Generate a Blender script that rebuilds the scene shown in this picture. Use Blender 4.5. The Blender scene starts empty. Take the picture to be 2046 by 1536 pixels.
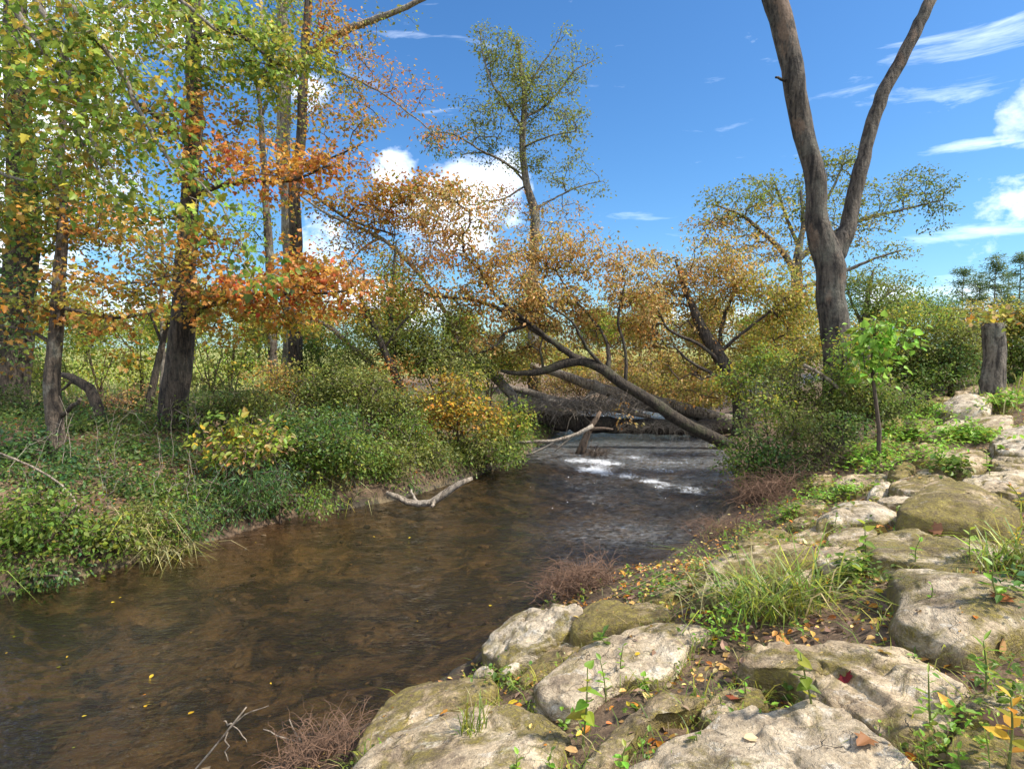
import bpy, math, numpy as np
from mathutils import Vector
rng = np.random.default_rng(11)
SC = bpy.context.scene
COL = SC.collection
R = math.radians
# ---------------------------------------------------------------- camera geometry (photo pixels 2046 x 1536)
F, CX, CY, HC = 1219.0, 1023.0, 768.0, 2.4
PIT = math.atan((768 - 700) / F)
CAM = np.array([0, 0, HC])
FW = np.array([0, math.cos(PIT), -math.sin(PIT)])
UP = np.array([0, math.sin(PIT), math.cos(PIT)])
RT = np.array([1.0, 0, 0])
def ray(px, py):
    return FW + (px - CX) / F * RT + (CY - py) / F * UP
def at(px, py, d):
    return CAM + d * ray(px, py)
# ---------------------------------------------------------------- noise
def _hash(i, j, k):
    n = (i.astype(np.int64) * 374761393 + j.astype(np.int64) * 668265263 + k.astype(np.int64) * 2147483647) & 0xffffffff
    n = ((n ^ (n >> 13)) * 1274126177) & 0xffffffff
    n = ((n ^ (n >> 16)) * 2246822519) & 0xffffffff
    return ((n ^ (n >> 15)) & 0xffffff) / float(0xffffff)
def vnoise(p):
    p = np.asarray(p, float)
    i = np.floor(p).astype(np.int64); f = p - i; f = f * f * (3 - 2 * f)
    o = 0
    for a in (0, 1):
        for b in (0, 1):
            for c in (0, 1):
                w = (f[:, 0] if a else 1 - f[:, 0]) * (f[:, 1] if b else 1 - f[:, 1]) * (f[:, 2] if c else 1 - f[:, 2])
                o = o + w * _hash(i[:, 0] + a, i[:, 1] + b, i[:, 2] + c)
    return o
def fbm(p, octv=4, seed=0):
    p = np.asarray(p, float) + seed * 17.31
    o = 0; a = 0.5; t = 0
    for k in range(octv):
        o = o + a * (vnoise(p * 2 ** k + k * 5.7) - 0.5); t += a; a *= 0.5
    return o / t * 2
# ---------------------------------------------------------------- terrain
LB = np.array([(-60, -22), (-30, -8), (-14, 0.5), (-8, 3.8), (-4.95, 5.9), (-4.3, 6.75), (-3.6, 7.9), (-3.1, 8.75), (-2.4, 9.2), (-1.8, 9.75), (-0.9, 11.2), (-0.2, 12.4),
               (0.4, 13.8), (0.85, 15.4), (1.3, 17), (1.8, 20), (3.5, 26), (8, 36), (20, 50), (60, 80)], float)
RB = np.array([(-50, -30), (-25, -14), (-7, -1.6), (-3.2, 1.7), (-1.8, 3.0), (-0.95, 3.75), (-0.2, 4.75), (0.3, 5.6), (0.95, 6.5), (1.7, 6.8), (2.45, 7.8), (3.1, 8.8), (3.75, 10.1),
               (4.5, 12.3), (5, 14.6), (5.3, 17), (6, 20), (8, 25), (14, 33), (28, 46), (70, 74)], float)
POLY = np.vstack([LB, RB[::-1]])
def pdist(x, y, pl):
    d = np.full(x.shape, 1e9)
    for (ax, ay), (bx, by) in zip(pl[:-1], pl[1:]):
        vx, vy = bx - ax, by - ay
        t = np.clip(((x - ax) * vx + (y - ay) * vy) / (vx * vx + vy * vy), 0, 1)
        d = np.minimum(d, np.hypot(x - ax - t * vx, y - ay - t * vy))
    return d
def inside(x, y):
    r = np.zeros(x.shape, bool)
    n = len(POLY)
    for k in range(n):
        ax, ay = POLY[k]; bx, by = POLY[(k + 1) % n]
        c = (ay > y) != (by > y)
        with np.errstate(divide='ignore', invalid='ignore'):
            xi = (bx - ax) * (y - ay) / (by - ay if by != ay else 1e-9) + ax
        r ^= c & (x < xi)
    return r
def sstep(a, b, v):
    t = np.clip((v - a) / (b - a), 0, 1); return t * t * (3 - 2 * t)
RIF = np.array([0.7, 12.7]); RN = np.array([0.606, 0.795])
def wz(x, y):
    u = (x - RIF[0]) * RN[0] + (y - RIF[1]) * RN[1]
    return 0.10 * sstep(-0.2, 1.0, u) + 0.006 * np.clip(u, 0, 40)
def height(x, y):
    x = np.asarray(x, float); y = np.asarray(y, float)
    sh = x.shape; x = x.ravel(); y = y.ravel()
    dl, dr, ins = pdist(x, y, LB), pdist(x, y, RB), inside(x, y)
    q = np.stack([x, y, 0 * x], 1)
    n1, n2, n3 = fbm(q * 0.35, 3, 1), fbm(q * 1.3, 3, 2), fbm(q * 5, 3, 3)
    hl = np.interp(dl, [0, .12, .35, .9, 1.8, 3.5, 8, 15, 40, 120, 500], [0, .2, .36, .55, .85, 1.08, 1.2, 1.2, 1.5, 2.2, 4])
    hr = np.interp(dr, [0, .35, 1, 2, 3, 5, 8, 15, 60, 500], [0, .09, .34, .72, .97, 1.5, 1.82, 2.0, 2.4, 4])
    am = sstep(0, 1.0, np.minimum(dl, dr))
    ho = np.where(dl < dr, hl, hr)
    ho = ho + am * (0.10 * n1 + 0.07 * n2 + 0.035 * n3) + 0.02 * n3
    ho = np.maximum(ho, 0.03 + 0.05 * np.minimum(np.minimum(dl, dr), 1)) + wz(x, y) * (1 - am)
    m = np.minimum(dl, dr)
    bar = np.exp(-(((x + 3.3) / .9) ** 2 + ((y - 8.0) / .9) ** 2))
    hi = -(0.03 + 0.30 * sstep(0, 1.3, m)) + 0.05 * n2 + 0.05 * n3 * sstep(0, .5, m) + 0.16 * bar * sstep(1.4, 0.1, dl)
    hi = np.minimum(hi, -0.015) + wz(x, y)
    return np.where(ins, hi, ho).reshape(sh)
def h1(x, y):
    return float(height(np.array([x]), np.array([y]))[0])
def hit(px, py, off=0.0, dmin=1.2, dmax=60.0):
    """where the line of sight through a photo pixel meets the ground raised by off"""
    r = ray(px, py)
    ts = np.concatenate([np.arange(dmin, 25, 0.05), np.arange(25, dmax, .25)])
    p = CAM[None] + ts[:, None] * r[None]
    g = height(p[:, 0], p[:, 1]) + off
    b = np.nonzero(p[:, 2] <= g)[0]
    if len(b) == 0: return p[-1]
    q = p[b[0]].copy(); q[2] = g[b[0]]
    return q
# ---------------------------------------------------------------- mesh helpers
def mesh_np(name, V, polys, mat=None, col=None, smooth=True, attrs=None, mi=None):
    """polys: list of int arrays (n, k)"""
    me = bpy.data.meshes.new(name)
    V = np.ascontiguousarray(V, np.float32)
    me.vertices.add(len(V)); me.vertices.foreach_set('co', V.ravel())
    polys = [p for p in polys if len(p)]
    li = np.concatenate([p.ravel() for p in polys]).astype(np.int32)
    tot = np.concatenate([np.full(len(p), p.shape[1]) for p in polys]).astype(np.int32)
    st = np.concatenate([[0], np.cumsum(tot)[:-1]]).astype(np.int32)
    me.loops.add(len(li)); me.loops.foreach_set('vertex_index', li)
    me.polygons.add(len(tot)); me.polygons.foreach_set('loop_start', st)
    me.polygons.foreach_set('loop_total', tot)
    me.polygons.foreach_set('use_smooth', np.full(len(tot), bool(smooth)))
    if col is not None:
        a = me.color_attributes.new('Col', 'FLOAT_COLOR', 'POINT')
        c = np.ones((len(V), 4), np.float32); c[:, :3] = col
        a.data.foreach_set('color', c.ravel())
    for k, v in (attrs or {}).items():
        a = me.attributes.new(k, 'FLOAT', 'POINT'); a.data.foreach_set('value', np.asarray(v, np.float32))
    for q in (mat if isinstance(mat, (list, tuple)) else [mat]):
        if q: me.materials.append(q)
    if mi is not None: me.polygons.foreach_set('material_index', np.ascontiguousarray(mi, np.int32))
    me.update(calc_edges=True)
    return me
def put(name, me, parent=None, loc=None):
    o = bpy.data.objects.new(name, me); COL.objects.link(o)
    if parent: o.parent = parent
    if loc is not None: o.location = tuple(loc)
    return o
def tag(o, label, cat, group=None, kind=None):
    o['label'] = label; o['category'] = cat
    if group: o['group'] = group
    if kind: o['kind'] = kind
    return o
def root(name, loc, label, cat, group=None):
    o = put(name, None, None, loc); o.empty_display_size = 0.2
    return tag(o, label, cat, group)
class Geo:
    """collects vertices, faces and colours of one mesh"""
    def __init__(s): s.V, s.P, s.C, s.n, s.split = [], {}, [], 0, None
    def add(s, V, polys, c=None):
        V = np.asarray(V, float)
        for p in polys:
            p = np.asarray(p)
            if len(p): s.P.setdefault(p.shape[1], []).append(p + s.n)
        s.V.append(V); s.n += len(V)
        if c is not None:
            c = np.asarray(c, float)
            s.C.append(np.broadcast_to(c, (len(V), 3)) if c.ndim == 1 else c)
    def merge(s, o):
        """append another Geo; its faces take the second material"""
        s.split = s.n
        for k, v in o.P.items(): s.P.setdefault(k, []).extend([q + s.n for q in v])
        s.V += o.V; s.C += [np.full((len(v), 3), .1) for v in o.V]; s.n += o.n
    def obj(s, name, mat, parent=None, origin=None, smooth=True):
        if not s.V: return None
        V = np.concatenate(s.V)
        if origin is not None: V = V - np.asarray(origin)
        mi = None
        if s.split is not None:
            pp = [np.concatenate(v) for v in s.P.values()]; mi = np.concatenate([(q[:, 0] >= s.split).astype(np.int32) for q in pp])
        me = mesh_np(name, V, [np.concatenate(v) for v in s.P.values()], mat, np.concatenate(s.C) if s.C else None, smooth, None, mi)
        return put(name, me, parent, None if parent or origin is None else origin)
def crom(P, n):
    """Catmull-Rom resample of rows of P to n rows"""
    P = np.asarray(P, float)
    if len(P) < 3:
        t = np.linspace(0, 1, n)[:, None]; return P[0] * (1 - t) + P[-1] * t
    Q = np.vstack([2 * P[0] - P[1], P, 2 * P[-1] - P[-2]])
    L = np.concatenate([[0], np.cumsum(np.linalg.norm(np.diff(P[:, :3], axis=0), axis=1) + 1e-6)])
    ts = np.linspace(0, L[-1], n); out = []
    for t in ts:
        i = min(max(int(np.searchsorted(L, t, 'right')) - 1, 0), len(P) - 2)
        u = (t - L[i]) / (L[i + 1] - L[i])
        a, b, c, d = Q[i], Q[i + 1], Q[i + 2], Q[i + 3]
        out.append(0.5 * (2 * b + (c - a) * u + (2 * a - 5 * b + 4 * c - d) * u * u + (3 * b - a - 3 * c + d) * u ** 3))
    return np.array(out)
def tube(g, P, rad, sides=6, rough=0.0, cap=True, col=None, seed=0):
    P = np.asarray(P, float); n = len(P)
    rad = np.maximum(np.broadcast_to(np.asarray(rad, float), (n,)), 1e-4)
    T = np.gradient(P, axis=0); T /= np.linalg.norm(T, axis=1)[:, None] + 1e-9
    a = np.array([0, 0, 1.0]) if abs(T[0, 2]) < .9 else np.array([1.0, 0, 0])
    N = np.zeros((n, 3)); v = np.cross(T[0], a); v /= np.linalg.norm(v); N[0] = v
    for i in range(1, n):
        v = N[i - 1] - T[i] * np.dot(N[i - 1], T[i]); N[i] = v / (np.linalg.norm(v) + 1e-9)
    B = np.cross(T, N)
    th = np.linspace(0, 2 * math.pi, sides, endpoint=False)
    rr = rad[:, None] * np.ones((1, sides))
    D = np.cos(th)[None, :, None] * N[:, None] + np.sin(th)[None, :, None] * B[:, None]
    if rough:
        q = (P[:, None] + D * rad[:, None, None])
        k = 1.2 / max(rad.max(), .01)
        rr = rr * (1 + rough * fbm(q.reshape(-1, 3) * k * np.array([1, 1, .35]), 3, seed).reshape(n, sides))
    if sides >= 20 and rough:                       # bark ridges running up the trunk
        q = (P[:, None] + D * rad[:, None, None]).reshape(-1, 3)
        rr = rr * (1 + .10 * np.abs(fbm(q * np.array([13, 13, 2.2]), 3, seed + 4)).reshape(n, sides) - .02)
    V = (P[:, None] + D * rr[..., None]).reshape(-1, 3)
    i = np.arange(n - 1)[:, None] * sides; j = np.arange(sides)[None]; j2 = (j + 1) % sides
    Q = np.stack([i + j, i + j2, i + sides + j2, i + sides + j], -1).reshape(-1, 4)
    polys = [Q]
    if cap:
        V = np.vstack([V, P[0], P[-1]])
        jj = np.arange(sides)
        polys.append(np.concatenate([np.stack([np.full(sides, n * sides), (jj + 1) % sides, jj], 1),
                                     np.stack([np.full(sides, n * sides + 1), (n - 1) * sides + jj, (n - 1) * sides + (jj + 1) % sides], 1)]))
    g.add(V, polys, col)
# ---- leaves
SHAPES = {
    # half outlines as (x, y) from base to tip, y along the leaf
    'diamond': [(.30, .42)],
    'oval': [(.24, .22), (.27, .58)],
    'lance': [(.10, .25), (.11, .55)],
    'maple': [(.16, .04), (.48, .12), (.36, .32), (.55, .55), (.26, .55), (.22, .78)],
    'heart': [(.30, -.06), (.46, .14), (.40, .45), (.2, .75)],
}
def leaves(g, C, D, Nrm, size, col, shape='diamond', fold=.18):
    """C base points, D leaf directions, Nrm normals (all n x 3)"""
    n = len(C)
    if n == 0: return
    D = D / (np.linalg.norm(D, axis=1)[:, None] + 1e-9)
    X = np.cross(D, Nrm); X /= np.linalg.norm(X, axis=1)[:, None] + 1e-9
    Z = np.cross(X, D)
    size = np.broadcast_to(np.asarray(size, float), (n,))[:, None]
    h = SHAPES[shape]; m = len(h)
    cu = .16 + .12 * rng.random((n, 1))
    pts = [C] + [C + size * (x * X + y * D + (fold * x - cu * y * y) * Z) for x, y in h] + [C + size * (D - cu * Z)] + [C + size * (-x * X + y * D + (fold * x - cu * y * y) * Z) for x, y in h[::-1]]
    k = 2 * m + 2
    V = np.stack(pts, 1).reshape(-1, 3)
    b = np.arange(n)[:, None] * k
    c = np.repeat(col, k, axis=0)
    if m == 1:
        g.add(V, [b + np.array([0, 1, 2, 3])], c)
    else:
        g.add(V, [b + np.arange(0, m + 2), b + np.concatenate([[0], np.arange(m + 1, k)])], c)
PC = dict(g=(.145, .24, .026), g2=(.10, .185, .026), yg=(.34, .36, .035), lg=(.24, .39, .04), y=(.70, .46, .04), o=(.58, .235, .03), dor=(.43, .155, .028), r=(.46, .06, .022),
          br=(.48, .275, .08), tan=(.60, .41, .15), ol=(.20, .215, .045), dol=(.12, .14, .036), dg=(.07, .14, .03), te=(.055, .135, .055), bg=(.23, .46, .04), pk=(.50, .29, .16), dry=(.19, .125, .085), hay=(.42, .37, .17), soil=(.10, .066, .042), lb=(.19, .115, .068), lt=(.36, .255, .16), lr=(.20, .085, .045))
PAL = dict(lg=[('lg', 3), ('bg', 2), ('yg', 2)],
    gy=[('g', 5), ('yg', 3.5), ('lg', 4), ('g2', 2.5), ('dol', 1), ('y', 1.5), ('o', 1.1)], yg=[('yg', 4), ('g', 3.5), ('lg', 2), ('y', 1.4), ('ol', 1), ('g2', 1.5)], go=[('g', 4), ('ol', 2), ('g2', 2), ('yg', 2), ('o', 2), ('dor', 1)],
    og=[('o', 3), ('ol', 3), ('yg', 2), ('dor', 2), ('br', 1)], orr=[('o', 4), ('dor', 2.5), ('yg', 2.2), ('ol', 2), ('br', 2), ('r', .3)], red=[('o', 5), ('dor', 4), ('r', 1.6), ('y', .8), ('yg', 1), ('br', 1.5), ('ol', .8)],
    rb=[('dor', 3), ('br', 3), ('ol', 2), ('o', 2), ('r', .6)], br=[('br', 5), ('tan', 3), ('o', 1.2), ('ol', 1.6), ('yg', 1.4), ('dor', .7)], bo=[('br', 3), ('o', 1.5), ('yg', 3), ('ol', 1.5), ('tan', 2.5), ('y', .5)],
    yo=[('yg', 4), ('ol', 3), ('y', 1.2), ('tan', 1.5), ('o', .8)], ol=[('ol', 5), ('dol', 2), ('yg', 1.5), ('g', 1)], dol=[('dol', 3), ('ol', 3), ('dg', 2), ('g', 1)],
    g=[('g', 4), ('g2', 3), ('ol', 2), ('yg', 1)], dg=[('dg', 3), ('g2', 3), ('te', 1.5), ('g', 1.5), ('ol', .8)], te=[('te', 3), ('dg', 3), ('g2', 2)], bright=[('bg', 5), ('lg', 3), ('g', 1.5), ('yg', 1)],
    pk=[('pk', 3), ('lg', 2), ('yg', 2), ('o', 1.0), ('g', 1.5)], dead=[('dry', 4), ('br', 3), ('tan', 1), ('dor', 1)], litter=[('dry', 4), ('br', 3), ('tan', 2), ('dor', 1.5), ('o', .7), ('y', .3)],
    grass=[('ol', 3), ('yg', 3), ('g', 3), ('hay', 1)], hay=[('hay', 4), ('ol', 2), ('yg', 1)], field=[('yg', 4), ('hay', 4), ('lg', 3)], yel=[('y', 5), ('yg', 2), ('o', 1)], of=[('o', 4), ('y', 2), ('yg', 3), ('ol', 3)],
    pine=[('dg', 3), ('te', 2), ('dol', 2), ('ol', 2)])
def pcol(pal, n, jit=.22):
    ks = PAL[pal]; w = np.array([k[1] for k in ks], float); w /= w.sum()
    c = np.array([PC[k[0]] for k in ks])[rng.choice(len(ks), n, p=w)]
    return np.clip(c * np.exp(rng.normal(0, jit, (n, 1))) * np.exp(rng.normal(0, .08, (n, 3))), 0.004, .8)
def unit(n):
    v = rng.normal(0, 1, (n, 3)); return v / np.linalg.norm(v, axis=1)[:, None]
def up_normals(n, spread=.55):
    v = np.array([0, 0, 1.0]) + rng.normal(0, spread, (n, 3)); return v / np.linalg.norm(v, axis=1)[:, None]
# ---------------------------------------------------------------- materials
class NT:
    def __init__(s, name):
        s.m = bpy.data.materials.new(name); s.m.use_nodes = True; s.t = s.m.node_tree; s.t.nodes.clear()
    def n(s, typ, props=None, **ins):
        nd = s.t.nodes.new('ShaderNode' + typ)
        for k, v in (props or {}).items(): setattr(nd, k, v)
        for k, v in ins.items():
            sk = nd.inputs[int(k[1:])] if k[0] == 'i' and k[1:].isdigit() else nd.inputs[k.replace('_', ' ')]
            if isinstance(v, bpy.types.NodeSocket): s.t.links.new(v, sk)
            else: sk.default_value = v
        return nd
    def ramp(s, fac, stops, interp='LINEAR'):
        nd = s.t.nodes.new('ShaderNodeValToRGB'); cr = nd.color_ramp; cr.interpolation = interp
        while len(cr.elements) < len(stops): cr.elements.new(.5)
        for e, (p, c) in zip(cr.elements, stops):
            e.position = p; e.color = (*c, 1) if len(c) == 3 else c
        s.t.links.new(fac, nd.inputs[0]); return nd.outputs[0]
    def math(s, op, a, b=0.0, clamp=False):
        nd = s.t.nodes.new('ShaderNodeMath'); nd.operation = op; nd.use_clamp = clamp
        for i, v in enumerate((a, b)):
            if isinstance(v, bpy.types.NodeSocket): s.t.links.new(v, nd.inputs[i])
            else: nd.inputs[i].default_value = v
        return nd.outputs[0]
    def mix(s, f, a, b, blend='MIX'):
        nd = s.t.nodes.new('ShaderNodeMix'); nd.data_type = 'RGBA'; nd.blend_type = blend
        for sk, v in ((nd.inputs[0], f), (nd.inputs[6], a), (nd.inputs[7], b)):
            if isinstance(v, bpy.types.NodeSocket): s.t.links.new(v, sk)
            else: sk.default_value = (*v, 1) if isinstance(v, tuple) and len(v) == 3 else v
        return nd.outputs[2]
    def noise(s, vec, scale, detail=5, rough=.6, dist=0.0):
        return s.n('TexNoise', None, Vector=vec, Scale=scale, Detail=detail, Roughness=rough, Distortion=dist).outputs[0]
    def out(s, sh):
        o = s.t.nodes.new('ShaderNodeOutputMaterial'); s.t.links.new(sh, o.inputs[0]); return s.m
def leaf_mat(name, trans=.45, gloss=.03):
    N = NT(name)
    c = N.n('Attribute', {'attribute_name': 'Col'}).outputs[0]
    g = N.n('Gamma', None, Color=c, Gamma=.80).outputs[0]
    d = N.n('BsdfDiffuse', None, Color=c); t = N.n('BsdfTranslucent', None, Color=g)
    m = N.n('MixShader', None, i0=trans, i1=d.outputs[0], i2=t.outputs[0])
    s = N.n('BsdfGlossy', None, Color=(.8, .8, .8, 1), Roughness=.5)
    return N.out(N.n('MixShader', None, i0=gloss, i1=m.outputs[0], i2=s.outputs[0]).outputs[0])
def bark_mat(name, dark, light, lichen=(.34, .36, .30), amt=.5, sc=1.0, peel=None):
    N = NT(name)
    co = N.n('TexCoord').outputs[3]
    mp = N.n('Mapping', None, Vector=co, Scale=(9 * sc, 9 * sc, 1.6 * sc)).outputs[0]
    a = N.noise(mp, 2.2, 8, .68, .6); b = N.noise(co, 2.3 * sc, 5, .6); e = N.noise(co, 26 * sc, 4, .7)
    c = N.ramp(a, [(.40, dark), (.58, light)])
    if peel:
        pl = N.ramp(N.noise(N.n('Mapping', None, Vector=co, Scale=(1, 1, .45)).outputs[0], 2.6, 4, .6), [(.58, (0, 0, 0)), (.63, (1, 1, 1))])
        c = N.mix(N.math('MULTIPLY', pl, .7), c, N.mix(a, peel, tuple(v * 1.5 for v in peel)))
    c = N.mix(N.math('MULTIPLY', N.ramp(b, [(.5, (0, 0, 0)), (.66, (1, 1, 1))]), amt), c, lichen)
    c = N.mix(.5, c, N.ramp(e, [(.34, (.30, .28, .25)), (.5, (.95, .92, .88)), (.66, (1.5, 1.45, 1.38))]), 'MULTIPLY')
    hgt = N.math('ADD', a, N.math('MULTIPLY', e, .45))
    bp = N.n('Bump', None, Strength=1.0, Distance=.05, Height=hgt).outputs[0]
    return N.out(N.n('BsdfPrincipled', None, Base_Color=c, Roughness=.9, Normal=bp).outputs[0])
M = {}
M['leaf'] = leaf_mat('leaf')
M['grass'] = leaf_mat('grass_blade', .3, .04)
M['litter'] = leaf_mat('dry_leaf', .1, .02)
M['bark'] = bark_mat('bark', (.035, .026, .02), (.15, .115, .085))
M['bark_dark'] = bark_mat('dark_bark', (.02, .015, .012), (.10, .077, .058), (.13, .125, .09), .4)
M['bark_moss'] = bark_mat('mossy_bark', (.015, .011, .008), (.075, .058, .042), (.10, .11, .05), .6)
M['bark_pale'] = bark_mat('pale_bark', (.11, .09, .07), (.30, .26, .21), (.42, .40, .35), .6)
M['bark_gray'] = bark_mat('lichen_bark', (.035, .028, .022), (.20, .17, .135), (.30, .31, .25), .6, .75)
M['bark_fork'] = bark_mat('furrowed_bark', (.016, .012, .010), (.11, .09, .072), (.20, .20, .16), .5, .6, (.15, .10, .07))
M['deadwood'] = bark_mat('dead_wood', (.12, .09, .065), (.42, .35, .27), (.55, .50, .42), .5)
M['wood_brown'] = bark_mat('brown_wood', (.05, .033, .022), (.20, .135, .09), (.30, .24, .18), .3)
def twig_mat(name, col):
    N = NT(name)
    co = N.n('TexCoord').outputs[3]
    a = N.noise(co, 9, 4, .6)
    c = N.ramp(a, [(.3, tuple(v * .55 for v in col)), (.7, tuple(v * 1.35 for v in col))])
    return N.out(N.n('BsdfPrincipled', None, Base_Color=c, Roughness=.85).outputs[0])
M['twig'] = twig_mat('twig', (.085, .06, .042))
M['twig_pale'] = twig_mat('pale_twig', (.24, .20, .155))
M['twig_dry'] = twig_mat('dry_twig', (.20, .115, .07))
M['stem'] = twig_mat('green_stem', (.17, .20, .05))
def rock_mat():
    N = NT('boulder_rock')
    tc = N.n('TexCoord'); co = tc.outputs[3]
    rnd = N.n('ObjectInfo').outputs[5]
    gl = N.n('Attribute', {'attribute_type': 'OBJECT', 'attribute_name': 'moss'}).outputs[2]
    wh = N.n('Attribute', {'attribute_type': 'OBJECT', 'attribute_name': 'white'}).outputs[2]
    off = N.n('VectorMath', {'operation': 'ADD'}, i0=co).outputs[0]
    nd = off.node; N.t.links.new(N.math('MULTIPLY', rnd, 37.0), nd.inputs[1])
    v = off
    a = N.noise(v, 2.1, 6, .62, .4); b = N.noise(v, 9, 6, .68); c3 = N.noise(v, 48, 5, .75)
    lay = N.n('Mapping', None, Vector=v, Rotation=(.35, .25, .6), Scale=(1.4, 1.4, 9)).outputs[0]
    ly = N.noise(lay, 2.4, 5, .7, .5)
    tan = N.ramp(a, [(.3, (.30, .20, .095)), (.5, (.51, .37, .205)), (.68, (.70, .555, .355))])
    gry = N.ramp(a, [(.3, (.38, .305, .205)), (.52, (.64, .54, .395)), (.7, (.84, .75, .59))])
    c = N.mix(wh, tan, gry)
    c = N.mix(.75, c, N.ramp(ly, [(.28, (.55, .50, .45)), (.5, (1, 1, 1)), (.72, (1.18, 1.14, 1.08))]), 'MULTIPLY')
    c = N.mix(.85, c, N.ramp(b, [(.28, (.50, .45, .38)), (.48, (1, 1, 1)), (.75, (1.15, 1.13, 1.1))]), 'MULTIPLY')
    c = N.mix(.6, c, N.ramp(c3, [(.3, (.5, .47, .43)), (.55, (1, 1, 1)), (.8, (1.3, 1.28, 1.25))]), 'MULTIPLY')
    pits = N.ramp(N.noise(v, 17, 4, .8, 1.2), [(.30, (1, 1, 1)), (.38, (0, 0, 0))])
    c = N.mix(N.math('MULTIPLY', pits, .75), c, (.09, .07, .05))
    dv = N.n('VectorMath', {'operation': 'ADD'}, i0=v, i1=N.n('VectorMath', {'operation': 'SCALE'}, i0=N.n('TexNoise', None, Vector=v, Scale=3.5, Detail=5.0).outputs[1], Scale=.35).outputs[0]).outputs[0]
    vc = N.n('TexVoronoi', {'feature': 'DISTANCE_TO_EDGE'}, Vector=N.n('Mapping', None, Vector=dv, Rotation=(.35, .25, .6), Scale=(1.0, 1.9, 2.4)).outputs[0], Scale=1.9).outputs[0]
    crack = N.math('MULTIPLY', N.ramp(vc, [(.0, (1, 1, 1)), (.009, (0, 0, 0))]), N.ramp(N.noise(v, 2.7, 3), [(.50, (0, 0, 0)), (.62, (1, 1, 1))]))
    c = N.mix(N.math('MULTIPLY', crack, .5), c, (.075, .055, .038))
    lich = N.ramp(N.noise(v, 6.5, 3, .55, .8), [(.60, (0, 0, 0)), (.64, (1, 1, 1))])
    c = N.mix(N.math('MULTIPLY', N.math('MULTIPLY', lich, N.ramp(c3, [(.4, (0, 0, 0)), (.6, (1, 1, 1))])), .5), c, (.70, .68, .60))
    # crevice soil and moss
    nz = N.n('SeparateXYZ', None, Vector=N.n('NewGeometry').outputs[1]).outputs[2]
    mo = N.noise(v, 3.2, 7, .72, .5)
    mo2 = N.math('ADD', N.math('ADD', mo, N.math('MULTIPLY', gl, .34)), N.math('MULTIPLY', N.math('SUBTRACT', .75, nz), .10))
    mf = N.ramp(mo2, [(.53, (0, 0, 0)), (.64, (1, 1, 1))])
    mc = N.ramp(N.noise(v, 12, 6, .75), [(.3, (.09, .07, .018)), (.5, (.24, .185, .04)), (.72, (.38, .31, .075))])
    mf = N.math('MULTIPLY', mf, N.ramp(c3, [(.3, (.35, .35, .35)), (.55, (1, 1, 1))]))
    c = N.mix(mf, c, mc)
    soil = N.ramp(N.noise(v, 4.3, 7, .75, .3), [(.52, (0, 0, 0)), (.62, (1, 1, 1))])
    c = N.mix(N.math('MULTIPLY', soil, .6), c, N.ramp(c3, [(.35, (.07, .045, .03)), (.7, (.22, .155, .105))]))
    hg = N.math('ADD', N.math('ADD', N.math('MULTIPLY', b, .45), N.math('MULTIPLY', c3, .34)), N.math('ADD', N.math('MULTIPLY', ly, .8), N.math('MULTIPLY', mf, .25)))
    hg = N.math('SUBTRACT', hg, N.math('ADD', N.math('MULTIPLY', pits, .35), N.math('MULTIPLY', crack, .35)))
    bp = N.n('Bump', None, Strength=1.0, Distance=.045, Height=hg).outputs[0]
    return N.out(N.n('BsdfPrincipled', None, Base_Color=c, Roughness=.92, Normal=bp).outputs[0])
M['rock'] = rock_mat()
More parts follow.
